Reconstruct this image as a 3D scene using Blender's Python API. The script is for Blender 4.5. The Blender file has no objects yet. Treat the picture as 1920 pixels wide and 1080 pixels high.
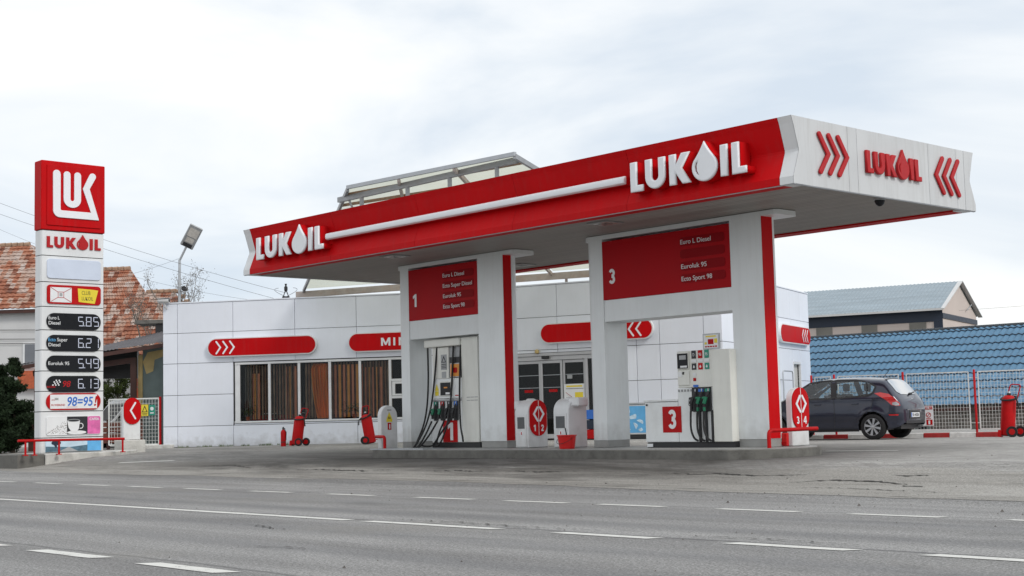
import bpy, bmesh, math, random
from mathutils import Vector, Matrix
random.seed(7)
R = math.radians
scene = bpy.context.scene
COL = scene.collection
# ------------------------------------------------------------------ camera, sky, sun, exposure
YA, YL, YB = -0.82370968, -0.18634863, -0.46572047     # bearings: canopy and road / left shop wing / right shop wing
CAM_H, PITCH, ROLL, FPX = 1.15, 0.09145878, -0.02516832, 2655.56
cd = bpy.data.cameras.new('camera'); cam = bpy.data.objects.new('camera', cd); COL.objects.link(cam)
cd.sensor_width = 36.0; cd.lens = 36.0 * FPX / 1920.0; cd.clip_end = 3000; cd.clip_start = 0.1
cam.matrix_world = Matrix.Translation((0, 0, CAM_H)) @ Matrix.Rotation(R(90) + PITCH, 4, 'X') @ Matrix.Rotation(ROLL, 4, 'Z')
scene.camera = cam
world = bpy.data.worlds.new('World'); scene.world = world; world.use_nodes = True
wn, wl = world.node_tree.nodes, world.node_tree.links
SUN_EL, SUN_AZ = 40.0, 138.0       # degrees; azimuth clockwise from +Y
bg = wn['Background']; bg.inputs['Strength'].default_value = 0.1
sky = wn.new('ShaderNodeTexSky'); sky.sky_type = 'NISHITA'; sky.sun_disc = False
sky.sun_elevation = R(SUN_EL); sky.sun_rotation = R(SUN_AZ)
tc = wn.new('ShaderNodeTexCoord'); mp = wn.new('ShaderNodeMapping'); mp.inputs['Scale'].default_value = (1.0, 1.0, 3.4)
mp.inputs['Location'].default_value = (0.35, 0.2, 0.0)
n1 = wn.new('ShaderNodeTexNoise'); n1.inputs['Scale'].default_value = 2.1; n1.inputs['Detail'].default_value = 6; n1.inputs['Roughness'].default_value = 0.52; n1.inputs['Distortion'].default_value = 0.5
cr = wn.new('ShaderNodeValToRGB'); e = cr.color_ramp.elements
e[0].position = 0.36; e[0].color = (5.7, 6.35, 7.1, 1)
e[1].position = 0.64; e[1].color = (8.9, 8.8, 8.6, 1)
m_ = e.new(0.5) if hasattr(e, 'new') else None
m_.color = (7.5, 7.8, 8.05, 1)
wl.new(tc.outputs['Generated'], mp.inputs['Vector']); wl.new(mp.outputs['Vector'], n1.inputs['Vector']); wl.new(n1.outputs['Fac'], cr.inputs['Fac'])
mx = wn.new('ShaderNodeMix'); mx.data_type = 'RGBA'; mx.inputs[0].default_value = 0.93
wl.new(sky.outputs['Color'], mx.inputs[6]); wl.new(cr.outputs['Color'], mx.inputs[7]); wl.new(mx.outputs[2], bg.inputs['Color'])
sd = bpy.data.lights.new('sun', 'SUN'); sd.energy = 1.2; sd.angle = R(14); sd.color = (1.0, 0.965, 0.91)
sun = bpy.data.objects.new('sun', sd); COL.objects.link(sun)
sun.rotation_euler = (R(90 - SUN_EL), 0, R(180 - SUN_AZ) )
sun.location = (20, 0, 30)
scene.view_settings.view_transform = 'Standard'; scene.view_settings.look = 'None'
scene.view_settings.exposure = 0.35; scene.view_settings.gamma = 1.0; scene.view_settings.use_curve_mapping = False

# ------------------------------------------------------------------ ground profile: n = metres across the road from the camera
PN = [-900, 15.2, 17.0, 19.0, 26.0, 29.0, 32.0, 900]
PZ = [0, 0, .10, .33, .42, .43, .40, .40]
def gz(n):
    for i in range(len(PN) - 1):
        if n <= PN[i + 1]:
            return PZ[i] + (PZ[i + 1] - PZ[i]) * (n - PN[i]) / (PN[i + 1] - PN[i])
    return PZ[-1]
UA = Vector((math.cos(YA), math.sin(YA), 0)); NB = Vector((-math.sin(YA), math.cos(YA), 0))
def W(a, n, z=0): return UA * a + NB * n + Vector((0, 0, z))
def groundz(x, y): return gz(Vector((x, y, 0)).dot(NB))

# ------------------------------------------------------------------ helpers
Z0 = {}
def link(o, parent=None):
    COL.objects.link(o)
    if parent is not None:
        o.parent = parent
        if parent.name in Z0: o.location.z -= Z0[parent.name]
    return o
def meta(o, label=None, cat=None, group=None, kind=None):
    if label: o['label'] = label
    if cat: o['category'] = cat
    if group: o['group'] = group
    if kind: o['kind'] = kind
    return o
def thing(name, label, cat, loc, yaw=0.0, group=None, absz=True):
    o = bpy.data.objects.new(name, None); o.empty_display_size = 0.2
    o.location = loc; o.rotation_euler = (0, 0, yaw); COL.objects.link(o)
    if absz: Z0[o.name] = loc[2]        # children meshes use absolute heights
    return meta(o, label, cat, group)
class MB:
    def __init__(s): s.v = []; s.f = []; s.m = []; s.mi = 0
    def add(s, vs, fs):
        k = len(s.v); s.v += [tuple(p) for p in vs]; s.f += [[k + i for i in f] for f in fs]; s.m += [s.mi] * len(fs); return s
    def box(s, x0, x1, y0, y1, z0, z1):
        if x0 > x1: x0, x1 = x1, x0
        if y0 > y1: y0, y1 = y1, y0
        return s.add([(x0, y0, z0), (x1, y0, z0), (x1, y1, z0), (x0, y1, z0), (x0, y0, z1), (x1, y0, z1), (x1, y1, z1), (x0, y1, z1)],
                     [(0, 3, 2, 1), (4, 5, 6, 7), (0, 1, 5, 4), (1, 2, 6, 5), (2, 3, 7, 6), (3, 0, 4, 7)])
    def bar(s, p, q, w, h=None, up=(0, 0, 1)):
        h = h or w; p, q = Vector(p), Vector(q); d = (q - p).normalized(); u = Vector(up)
        if abs(d.dot(u)) > .98: u = Vector((0, 1, 0))
        sx = d.cross(u).normalized(); sy = sx.cross(d)
        o = [(-w / 2, -h / 2), (w / 2, -h / 2), (w / 2, h / 2), (-w / 2, h / 2)]
        vs = [p + sx * a + sy * b for a, b in o] + [q + sx * a + sy * b for a, b in o]
        return s.add(vs, [(3, 2, 1, 0), (4, 5, 6, 7), (0, 1, 5, 4), (1, 2, 6, 5), (2, 3, 7, 6), (3, 0, 4, 7)])
    def tube(s, pts, r, seg=8, r2=None):
        pts = [Vector(p) for p in pts]; n = len(pts); rings = []; prev = None
        for i, p in enumerate(pts):
            d = (pts[min(i + 1, n - 1)] - pts[max(i - 1, 0)]).normalized()
            if prev is None:
                u = Vector((0, 0, 1)) if abs(d.z) < .95 else Vector((1, 0, 0)); sx = d.cross(u).normalized()
            else:
                sx = (prev - d * prev.dot(d)).normalized()
            prev = sx; sy = sx.cross(d); rr = r if r2 is None else r + (r2 - r) * i / (n - 1)
            rings.append([p + (sx * math.cos(t) + sy * math.sin(t)) * rr for t in [2 * math.pi * k / seg for k in range(seg)]])
        vs = [v for rg in rings for v in rg]; fs = []
        for i in range(n - 1):
            for k in range(seg):
                a, b = i * seg + k, i * seg + (k + 1) % seg
                fs.append((a, b, b + seg, a + seg))
        fs.append(tuple(range(seg - 1, -1, -1))); fs.append(tuple(range((n - 1) * seg, n * seg)))
        return s.add(vs, fs)
    def lathe(s, prof, c=(0, 0, 0), axis='Z', seg=20):
        vs = []; fs = []
        for r, h in prof:
            for k in range(seg):
                t = 2 * math.pi * k / seg; x, y = r * math.cos(t), r * math.sin(t)
                p = {'Z': (x, y, h), 'Y': (x, h, y), 'X': (h, x, y)}[axis]
                vs.append((p[0] + c[0], p[1] + c[1], p[2] + c[2]))
        for i in range(len(prof) - 1):
            for k in range(seg):
                a, b = i * seg + k, i * seg + (k + 1) % seg; fs.append((a, b, b + seg, a + seg))
        fs.append(tuple(range(seg - 1, -1, -1))); fs.append(tuple(range((len(prof) - 1) * seg, len(prof) * seg)))
        return s.add(vs, fs)
    def prism(s, poly, y0, y1, plane='XZ'):      # poly extruded from y0 to y1
        n = len(poly)
        f = {'XZ': lambda a, b, y: (a, y, b), 'XY': lambda a, b, y: (a, b, y), 'YZ': lambda a, b, y: (y, a, b)}[plane]
        vs = [f(a, b, y0) for a, b in poly] + [f(a, b, y1) for a, b in poly]
        return s.add(vs, [tuple(range(n)), tuple(range(2 * n - 1, n - 1, -1))] + [(i, i + n, (i + 1) % n + n, (i + 1) % n) for i in range(n)])
    def mesh(s, mats, bevel=0, smooth=False, seg=1):
        me = bpy.data.meshes.new('m'); me.from_pydata(s.v, [], s.f)
        for m in (mats if isinstance(mats, (list, tuple)) else [mats]): me.materials.append(m)
        me.polygons.foreach_set('material_index', s.m)
        bm = bmesh.new(); bm.from_mesh(me); bmesh.ops.recalc_face_normals(bm, faces=bm.faces)
        if bevel: bmesh.ops.bevel(bm, geom=list(bm.edges), offset=bevel, segments=seg, affect='EDGES', profile=.5, clamp_overlap=True)
        bm.to_mesh(me); bm.free()
        if smooth: sm(me, smooth if not isinstance(smooth, bool) else 40)
        return me
    def build(s, name, mats, parent=None, bevel=0, smooth=False, seg=1, loc=None, rot=None):
        me = s.mesh(mats, bevel, smooth, seg); me.name = name
        if FRAME[0]: me.transform(FRAME[0])
        o = bpy.data.objects.new(name, me)
        if loc is not None: o.location = loc
        if rot is not None: o.rotation_euler = rot
        return link(o, parent)
def sm(me, ang=40):
    me.polygons.foreach_set('use_smooth', [True] * len(me.polygons))
    try: me.set_sharp_from_angle(angle=R(ang))
    except Exception: pass
def instance(name, me, parent, loc=(0, 0, 0), rot=(0, 0, 0), scale=(1, 1, 1)):
    o = bpy.data.objects.new(name, me); o.location = loc; o.rotation_euler = rot; o.scale = scale
    return link(o, parent)
# flat shapes and lettering, standing in the local XZ plane and facing local -Y
PEND = []
FRAME = [None]        # extra transform baked into the meshes built while it is set (a side face of a thing)
def turned(x, y=0.0): FRAME[0] = Matrix.Translation((x, y, 0)) @ Matrix.Rotation(R(90), 4, 'Z')
def unturned(): FRAME[0] = None
def plate(name, splines, mat, parent, y=0.0, depth=0.004, bevel=0.0, xf=None, bres=2, rim=False):
    cu = bpy.data.curves.new(name, 'CURVE'); cu.dimensions = '2D'; cu.fill_mode = 'BOTH'
    cu.extrude = max(depth / 2 - bevel, 0.0004); cu.bevel_depth = bevel; cu.bevel_resolution = bres
    if bevel: cu.offset = -bevel
    for pts in splines:
        sp = cu.splines.new('POLY'); sp.points.add(len(pts) - 1); sp.use_cyclic_u = True
        for i, (x, z) in enumerate(pts):
            if xf: x, z = xf(x, z)
            sp.points[i].co = (x, z, 0, 1)
    return pend(name, cu, mat, parent, y, depth)
def pend(name, cu, mat, parent, y, depth):
    tmp = bpy.data.objects.new('tmp', cu); COL.objects.link(tmp)
    dst = bpy.data.objects.new(name, bpy.data.meshes.new(name)); link(dst, parent)
    M = Matrix.Translation((0, y - depth / 2, 0)) @ Matrix.Rotation(R(90), 4, 'X')
    PEND.append((tmp, dst, mat, M, FRAME[0])); return dst
def text(name, s, x, z, h, mat, parent, y=0.0, depth=0.003, align='LEFT', bold=0.0, sx=1.0, shear=0.0, width=None):
    cu = bpy.data.curves.new(name, 'FONT'); cu.body = s; cu.size = 1.0; cu.align_x = align; cu.extrude = 0.001; cu.offset = bold; cu.shear = shear
    tmp = bpy.data.objects.new('tmp', cu); COL.objects.link(tmp)
    dst = bpy.data.objects.new(name, bpy.data.meshes.new(name)); link(dst, parent)
    PEND.append((tmp, dst, mat, ('T', x, z, h, y, depth, sx, width, align), FRAME[0])); return dst
def flush_curves():
    dg = bpy.context.evaluated_depsgraph_get(); dg.update()
    for tmp, dst, mat, M, FR in PEND:
        me = bpy.data.meshes.new_from_object(tmp.evaluated_get(dg))
        if isinstance(M, tuple):
            _, x, z, h, y, depth, sx, width, align = M
            k = h / 0.70                                          # cap height of the built-in face
            kx = k * sx
            if width:
                xs = [v.co.x for v in me.vertices]
                if xs: kx = width / max(max(xs) - min(xs), 1e-6)
            M = Matrix.Translation((x, y - depth / 2, z)) @ Matrix.Rotation(R(90), 4, 'X') @ Matrix.Diagonal((kx, k, depth / 0.002, 1))
        me.transform(FR @ M if FR else M)
        me.materials.clear(); me.materials.append(mat); me.name = dst.name; old = dst.data; dst.data = me
        bpy.data.meshes.remove(old)
        cu = tmp.data; bpy.data.objects.remove(tmp); bpy.data.curves.remove(cu)
def arc(cx, cy, r, a0, a1, n=10, ry=None):
    ry = ry or r
    return [(cx + r * math.cos(R(a0 + (a1 - a0) * i / n)), cy + ry * math.sin(R(a0 + (a1 - a0) * i / n))) for i in range(n + 1)]
def rrect(x0, x1, z0, z1, r, n=6):
    r = min(r, (x1 - x0) / 2, (z1 - z0) / 2)
    return arc(x1 - r, z0 + r, r, -90, 0, n) + arc(x1 - r, z1 - r, r, 0, 90, n) + arc(x0 + r, z1 - r, r, 90, 180, n) + arc(x0 + r, z0 + r, r, 180, 270, n)
def rect(x0, x1, z0, z1): return [(x0, z0), (x1, z0), (x1, z1), (x0, z1)]
def stroke(pts, w, cap=True, n=8):            # polyline with round caps and mitred joints
    pts = [Vector((p[0], p[1])) for p in pts]; L = []; Rr = []
    for i, p in enumerate(pts):
        d0 = (pts[i] - pts[i - 1]).normalized() if i else None
        d1 = (pts[i + 1] - pts[i]).normalized() if i < len(pts) - 1 else None
        d = ((d0 or d1) + (d1 or d0)).normalized(); nn = Vector((-d.y, d.x)); ref = d0 or d1
        k = (w / 2) / max(nn.dot(Vector((-ref.y, ref.x))), .4)
        L.append(p + nn * k); Rr.append(p - nn * k)
    out = [tuple(p) for p in Rr]
    de = pts[-1] - pts[-2]; ae = math.degrees(math.atan2(de.y, de.x))
    if cap: out += arc(pts[-1].x, pts[-1].y, w / 2, ae - 90, ae + 90, n)[1:-1]
    out += [tuple(p) for p in reversed(L)]
    ds = pts[0] - pts[1]; as_ = math.degrees(math.atan2(ds.y, ds.x))
    if cap: out += arc(pts[0].x, pts[0].y, w / 2, as_ - 90, as_ + 90, n)[1:-1]
    return out

# ------------------------------------------------------------------ materials
def newmat(name):
    m = bpy.data.materials.new(name); m.use_nodes = True
    return m, m.node_tree.nodes, m.node_tree.links, m.node_tree.nodes['Principled BSDF']
def mat(name, col, rough=.5, metal=0, var=.06, scale=3.0, bump=0, bscale=40, coat=0, dirt=0, dirtcol=(.16, .14, .12), streak=0, spec=.5, stretch=(1, 1, 1), tone=0, splash=None):
    m, N, Lk, b = newmat(name)
    b.inputs['Roughness'].default_value = rough; b.inputs['Metallic'].default_value = metal
    b.inputs['Coat Weight'].default_value = coat; b.inputs['Specular IOR Level'].default_value = spec
    t = N.new('ShaderNodeTexCoord'); mpp = N.new('ShaderNodeMapping'); mpp.inputs['Scale'].default_value = stretch
    Lk.new(t.outputs['Object'], mpp.inputs['Vector'])
    nz = N.new('ShaderNodeTexNoise'); nz.inputs['Scale'].default_value = scale; nz.inputs['Detail'].default_value = 5; Lk.new(mpp.outputs['Vector'], nz.inputs['Vector'])
    mr = N.new('ShaderNodeMapRange'); mr.inputs[1].default_value = .3; mr.inputs[2].default_value = .7; mr.inputs[3].default_value = 1 - var; mr.inputs[4].default_value = 1 + var
    Lk.new(nz.outputs['Fac'], mr.inputs[0])
    mm = N.new('ShaderNodeMix'); mm.data_type = 'RGBA'; mm.blend_type = 'MULTIPLY'; mm.inputs[0].default_value = 1
    mm.inputs[6].default_value = (*col, 1); Lk.new(mr.outputs[0], mm.inputs[7]); out = mm.outputs[2]
    if dirt:
        mp2 = N.new('ShaderNodeMapping'); mp2.inputs['Scale'].default_value = (6, 6, .5) if streak else (1.5, 1.5, 1.5); Lk.new(t.outputs['Object'], mp2.inputs['Vector'])
        n2 = N.new('ShaderNodeTexNoise'); n2.inputs['Scale'].default_value = 1.6; n2.inputs['Detail'].default_value = 7; n2.inputs['Roughness'].default_value = .65; Lk.new(mp2.outputs['Vector'], n2.inputs['Vector'])
        r2 = N.new('ShaderNodeMapRange'); r2.inputs[1].default_value = .48; r2.inputs[2].default_value = .78; r2.inputs[3].default_value = 0; r2.inputs[4].default_value = dirt; Lk.new(n2.outputs['Fac'], r2.inputs[0])
        m2 = N.new('ShaderNodeMix'); m2.data_type = 'RGBA'; Lk.new(r2.outputs[0], m2.inputs[0]); Lk.new(out, m2.inputs[6]); m2.inputs[7].default_value = (*dirtcol, 1); out = m2.outputs[2]
    if tone:
        oi = N.new('ShaderNodeObjectInfo'); tr_ = N.new('ShaderNodeMapRange'); tr_.inputs[3].default_value = 1 - tone; tr_.inputs[4].default_value = 1 + tone; Lk.new(oi.outputs['Random'], tr_.inputs[0])
        m3 = N.new('ShaderNodeMix'); m3.data_type = 'RGBA'; m3.blend_type = 'MULTIPLY'; m3.inputs[0].default_value = 1; Lk.new(out, m3.inputs[6]); Lk.new(tr_.outputs[0], m3.inputs[7]); out = m3.outputs[2]
    if splash:      # road dirt thrown up against the foot of a wall: (height, depth of the band, strength)
        sp = N.new('ShaderNodeSeparateXYZ'); Lk.new(t.outputs['Object'], sp.inputs[0]); n4 = N.new('ShaderNodeTexNoise'); n4.inputs['Scale'].default_value = 5; n4.inputs['Detail'].default_value = 6; Lk.new(t.outputs['Object'], n4.inputs['Vector'])
        am = N.new('ShaderNodeMath'); am.operation = 'MULTIPLY_ADD'; am.inputs[1].default_value = .9; Lk.new(n4.outputs['Fac'], am.inputs[0]); Lk.new(sp.outputs['Z'], am.inputs[2])
        r4 = N.new('ShaderNodeMapRange'); r4.inputs[1].default_value = splash[0] + .45; r4.inputs[2].default_value = splash[0] + .45 + splash[1]; r4.inputs[3].default_value = splash[2]; r4.inputs[4].default_value = 0; Lk.new(am.outputs[0], r4.inputs[0])
        m4 = N.new('ShaderNodeMix'); m4.data_type = 'RGBA'; Lk.new(r4.outputs[0], m4.inputs[0]); Lk.new(out, m4.inputs[6]); m4.inputs[7].default_value = (.24, .22, .19, 1); out = m4.outputs[2]
    Lk.new(out, b.inputs['Base Color'])
    rr = N.new('ShaderNodeMapRange'); rr.inputs[3].default_value = max(rough - .08, 0); rr.inputs[4].default_value = min(rough + .1, 1); Lk.new(nz.outputs['Fac'], rr.inputs[0]); Lk.new(rr.outputs[0], b.inputs['Roughness'])
    if bump:
        n3 = N.new('ShaderNodeTexNoise'); n3.inputs['Scale'].default_value = bscale; n3.inputs['Detail'].default_value = 4; Lk.new(t.outputs['Object'], n3.inputs['Vector'])
        bp = N.new('ShaderNodeBump'); bp.inputs['Strength'].default_value = bump; bp.inputs['Distance'].default_value = .02; Lk.new(n3.outputs['Fac'], bp.inputs['Height']); Lk.new(bp.outputs['Normal'], b.inputs['Normal'])
    return m
M = {}
M['red'] = mat('red_sign_panel', (.52, .0015, .004), .55, var=.07, scale=1.1, spec=.12, tone=.05, dirt=.2, dirtcol=(.30, .05, .05), streak=1)
M['redp'] = mat('red_paint', (.46, .003, .005), .5, spec=.2, var=.1, scale=6, dirt=.25, dirtcol=(.2, .05, .04))
M['redsign'] = mat('red_price_board', (.42, .002, .007), .45, var=.06, scale=1.2, spec=.12)
M['redslot'] = mat('dark_red_slot', (.27, .001, .005), .45, var=.03, spec=.1)
M['white'] = mat('white_enamel', (.74, .75, .76), .38, tone=.03, splash=(.5, .45, .35), var=.05, scale=1.4, dirt=.14, dirtcol=(.45, .43, .38), streak=1)
M['letter'] = mat('white_letter', (.80, .81, .84), .3, var=.02, coat=.2)
M['redletter'] = mat('red_letter', (.42, .008, .012), .45, var=.05, spec=.3)
M['clad'] = mat('cladding_panel', (.78, .81, .88), .42, var=.04, scale=.8, dirt=.10, dirtcol=(.55, .55, .54), streak=1, tone=.03, splash=(.42, .4, .35))
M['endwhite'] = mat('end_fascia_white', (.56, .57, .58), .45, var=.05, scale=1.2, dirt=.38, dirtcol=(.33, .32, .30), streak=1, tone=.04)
M['gap'] = mat('dark_joint', (.05, .05, .055), .8)
M['soffit'] = mat('soffit_plank', (.31, .29, .27), .55, var=.16, scale=1.0, stretch=(.12, 7, 1), dirt=.3, dirtcol=(.20, .18, .16))
M['pillar'] = mat('pillar_panel', (.76, .79, .80), .36, var=.06, scale=1.0, tone=.03, splash=(.55, .5, .35), dirt=.16, dirtcol=(.42, .40, .37), streak=1)
M['cream'] = mat('pump_cream', (.76, .76, .71), .4, var=.04, dirt=.15, dirtcol=(.35, .33, .28), streak=1)
M['pumpw'] = mat('pump_white', (.78, .80, .80), .38, var=.05, dirt=.3, dirtcol=(.42, .40, .36))
M['black'] = mat('black_plastic', (.018, .018, .02), .45)
M['rubber'] = mat('black_rubber', (.014, .014, .015), .65)
M['tyre'] = mat('tyre_rubber', (.016, .016, .017), .8)
M['steel'] = mat('grey_steel', (.33, .34, .35), .45, metal=.5, var=.12, dirt=.3, dirtcol=(.26, .18, .12))
M['galv'] = mat('galvanised', (.46, .48, .50), .45, metal=.6, var=.08)
M['alu'] = mat('white_window_profile', (.72, .73, .74), .35, dirt=.1)
M['alug'] = mat('grey_door_profile', (.48, .48, .49), .35, metal=.3)
M['concrete'] = mat('kerb_concrete', (.15, .145, .132), .85, var=.22, scale=2.5, bump=.5, bscale=30, dirt=.85, dirtcol=(.055, .05, .045))
M['wconc'] = mat('whitewashed_concrete', (.56, .55, .52), .85, var=.15, scale=3, bump=.5, bscale=25, dirt=.75, dirtcol=(.24, .23, .21))
M['recess'] = mat('dark_recess', (.10, .105, .11), .5, var=.15, scale=4)
M['yellow'] = mat('yellow_print', (.78, .62, .04), .45, var=.02)
M['green'] = mat('green_print', (.02, .26, .18), .45, var=.02)
M['blue'] = mat('blue_print', (.03, .15, .55), .45, var=.02)
M['lblue'] = mat('light_blue_print', (.12, .42, .75), .4, var=.1, scale=4)
M['pink'] = mat('pink_print', (.68, .14, .38), .4, var=.25, scale=5)
M['orange'] = mat('orange_print', (.72, .28, .04), .45, var=.1)
M['navy'] = mat('navy_steel', (.012, .022, .045), .5)
M['display'] = mat('black_display', (.010, .011, .014), .3, var=.02, spec=.25)
M['ink'] = mat('dark_ink', (.02, .02, .025), .5, var=.02)
M['wprint'] = mat('white_print', (.78, .79, .80), .4, var=.03)
M['gprint'] = mat('grey_print', (.36, .37, .38), .4, var=.1, scale=15)
M['nozg'] = mat('green_nozzle', (.01, .16, .08), .4)
M['rust'] = mat('rusty_rafter', (.34, .22, .15), .8, var=.25, scale=7)
M['rafw'] = mat('peeling_beam', (.50, .44, .40), .75, var=.1, scale=5, dirt=.5, dirtcol=(.36, .16, .07))
M['brownw'] = mat('dark_brown_wood', (.060, .022, .016), .6, var=.2, scale=5)
M['corr'] = mat('grey_fibre_roof', (.105, .10, .108), .8, var=.15, scale=1.2, dirt=.25, dirtcol=(.17, .16, .15))
M['plaster'] = mat('greygreen_plaster', (.16, .20, .19), .9, var=.15, scale=2, bump=.3)
M['plasty'] = mat('yellow_plaster', (.50, .38, .17), .9, var=.12, scale=4)
M['wallw'] = mat('white_render', (.60, .60, .60), .85, var=.05, scale=.7, dirt=.15, dirtcol=(.42, .42, .42))
M['pinkw'] = mat('pale_pink_render', (.60, .52, .48), .85, var=.04, scale=.5)
M['shut'] = mat('grey_shutter', (.20, .19, .17), .6, var=.15, scale=1)
M['brick'] = mat('orange_tile_face', (.45, .10, .04), .7, var=.2, scale=9)
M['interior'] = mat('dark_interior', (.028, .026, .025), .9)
M['floor_in'] = mat('interior_floor', (.11, .09, .08), .5)
M['blindo'] = mat('orange_blind', (.95, .40, .10), .8, var=.1); M['blindp'] = mat('salmon_blind', (.80, .30, .17), .8, var=.1)
M['curt'] = mat('orange_curtain', (.95, .36, .08), .8, var=.45, scale=2, stretch=(5, 5, .3))  # strong vertical tone streaks paint in the shading of the folds
M['leaf'] = mat('conifer_leaf', (.022, .038, .017), .85, var=.5, scale=2.2, spec=.2)
M['leaf2'] = mat('shrub_leaf', (.09, .13, .03), .7, var=.4, scale=3)
M['dimb'] = mat('brown_drape', (.26, .14, .085), .85, var=.3); M['dimc'] = mat('beige_drape', (.36, .25, .17), .85, var=.3)
M['leaf3'] = mat('olive_leaf', (.045, .062, .016), .8, var=.5, scale=3, spec=.2)
M['bark'] = mat('bark', (.10, .08, .06), .9, var=.2)
M['twig'] = mat('twig', (.17, .15, .13), .9)
M['rim'] = mat('alloy_rim', (.55, .55, .57), .3, metal=.8)
M['vanw'] = mat('van_paint', (.90, .91, .92), .3, coat=.3)
M['plank'] = mat('weathered_plank', (.14, .05, .035), .8, var=.3, scale=4)
M['kerbr'] = mat('kerb_red_paint', (.38, .02, .02), .7, var=.2, scale=8, dirt=.4, dirtcol=(.22, .14, .12))
M['kerbw'] = mat('kerb_white_paint', (.68, .67, .65), .75, var=.15, scale=8, dirt=.5, dirtcol=(.30, .28, .26))
M['lens'] = mat('lamp_glass', (.42, .40, .37), .2, var=.15, scale=8)
M['cable'] = mat('cable', (.10, .10, .105), .7)
M['mesh'] = mat('fence_wire', (.74, .75, .73), .5, var=.1)
M['kraft'] = mat('stone_wall', (.17, .155, .135), .9, var=.4, scale=4, bump=.6, bscale=6)
M['skirt'] = mat('grey_skirting', (.30, .30, .29), .5, var=.1, dirt=.4)
M['bucket'] = mat('red_bucket', (.60, .008, .008), .35)
def glass(name, tint, rough=.01, refl=1.0, base=.0):
    m, N, Lk, b = newmat(name); N.remove(b); o = N['Material Output']
    tr = N.new('ShaderNodeBsdfTransparent'); tr.inputs[0].default_value = (*tint, 1)
    gl = N.new('ShaderNodeBsdfGlossy'); gl.inputs['Roughness'].default_value = rough; gl.inputs['Color'].default_value = (refl, refl, refl, 1)
    fr = N.new('ShaderNodeFresnel'); fr.inputs[0].default_value = 1.5
    ad = N.new('ShaderNodeMath'); ad.operation = 'ADD'; ad.inputs[1].default_value = base; Lk.new(fr.outputs[0], ad.inputs[0])
    mi = N.new('ShaderNodeMixShader'); Lk.new(ad.outputs[0], mi.inputs[0]); Lk.new(tr.outputs[0], mi.inputs[1]); Lk.new(gl.outputs[0], mi.inputs[2]); Lk.new(mi.outputs[0], o.inputs[0])
    return m
M['glass'] = glass('window_glass', (.92, .93, .92), .01, .30)
M['cglass'] = glass('car_glass', (.78, .83, .82), .01, .8, .02)
M['bglass'] = glass('rear_window_glass', (.15, .17, .18), .02, .8, .08)
def poly_mat():
    m, N, Lk, b = newmat('polycarbonate_sheet'); o = N['Material Output']
    b.inputs['Base Color'].default_value = (.62, .62, .56, 1); b.inputs['Roughness'].default_value = .4
    tr = N.new('ShaderNodeBsdfTranslucent'); tr.inputs[0].default_value = (.80, .80, .72, 1)
    t2 = N.new('ShaderNodeBsdfTransparent'); t2.inputs[0].default_value = (.85, .86, .82, 1)
    t = N.new('ShaderNodeTexCoord'); nz = N.new('ShaderNodeTexNoise'); nz.inputs['Scale'].default_value = 1.3; nz.inputs['Detail'].default_value = 6; Lk.new(t.outputs['Object'], nz.inputs[0])
    cr = N.new('ShaderNodeMapRange'); cr.inputs[1].default_value = .35; cr.inputs[2].default_value = .7; cr.inputs[3].default_value = .66; cr.inputs[4].default_value = .42; Lk.new(nz.outputs['Fac'], cr.inputs[0])
    a = N.new('ShaderNodeMixShader'); a.inputs[0].default_value = .75; Lk.new(b.outputs[0], a.inputs[1]); Lk.new(tr.outputs[0], a.inputs[2])
    c = N.new('ShaderNodeMixShader'); Lk.new(cr.outputs[0], c.inputs[0]); Lk.new(a.outputs[0], c.inputs[1]); Lk.new(t2.outputs[0], c.inputs[2]); Lk.new(c.outputs[0], o.inputs[0])
    return m
M['poly'] = poly_mat()
def carpaint():
    m, N, Lk, b = newmat('car_paint'); b.inputs['Base Color'].default_value = (.022, .026, .050, 1); b.inputs['Metallic'].default_value = .45
    b.inputs['Roughness'].default_value = .34; b.inputs['Coat Weight'].default_value = 1; b.inputs['Coat Roughness'].default_value = .04
    t = N.new('ShaderNodeTexCoord'); nz = N.new('ShaderNodeTexNoise'); nz.inputs['Scale'].default_value = 3; nz.inputs['Detail'].default_value = 6; Lk.new(t.outputs['Object'], nz.inputs[0])
    r = N.new('ShaderNodeMapRange'); r.inputs[3].default_value = .28; r.inputs[4].default_value = .46; Lk.new(nz.outputs['Fac'], r.inputs[0]); Lk.new(r.outputs[0], b.inputs['Roughness'])
    return m
M['paint'] = carpaint()
m, N, Lk, b = newmat('tail_lamp'); b.inputs['Base Color'].default_value = (.55, .01, .012, 1); b.inputs['Roughness'].default_value = .12; b.inputs['Coat Weight'].default_value = 1; M['tail'] = m

def ramp(N, pts):
    c = N.new('ShaderNodeValToRGB'); el = c.color_ramp.elements
    el[0].position, el[0].color = pts[0][0], (*pts[0][1], 1); el[1].position, el[1].color = pts[-1][0], (*pts[-1][1], 1)
    for p, q in pts[1:-1]: x = el.new(p); x.color = (*q, 1)
    return c
def noise(N, Lk, vec, scale, detail=5, rough=.55, dist=0, stretch=None):
    if stretch:
        mpn = N.new('ShaderNodeMapping'); mpn.inputs['Scale'].default_value = stretch; Lk.new(vec, mpn.inputs['Vector']); vec = mpn.outputs['Vector']
    n = N.new('ShaderNodeTexNoise'); n.inputs['Scale'].default_value = scale; n.inputs['Detail'].default_value = detail; n.inputs['Roughness'].default_value = rough; n.inputs['Distortion'].default_value = dist
    Lk.new(vec, n.inputs['Vector']); return n.outputs['Fac']
def mapr(N, Lk, x, a, b_, c, d):
    r = N.new('ShaderNodeMapRange'); r.inputs[1].default_value = a; r.inputs[2].default_value = b_; r.inputs[3].default_value = c; r.inputs[4].default_value = d; Lk.new(x, r.inputs[0]); return r.outputs[0]
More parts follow.
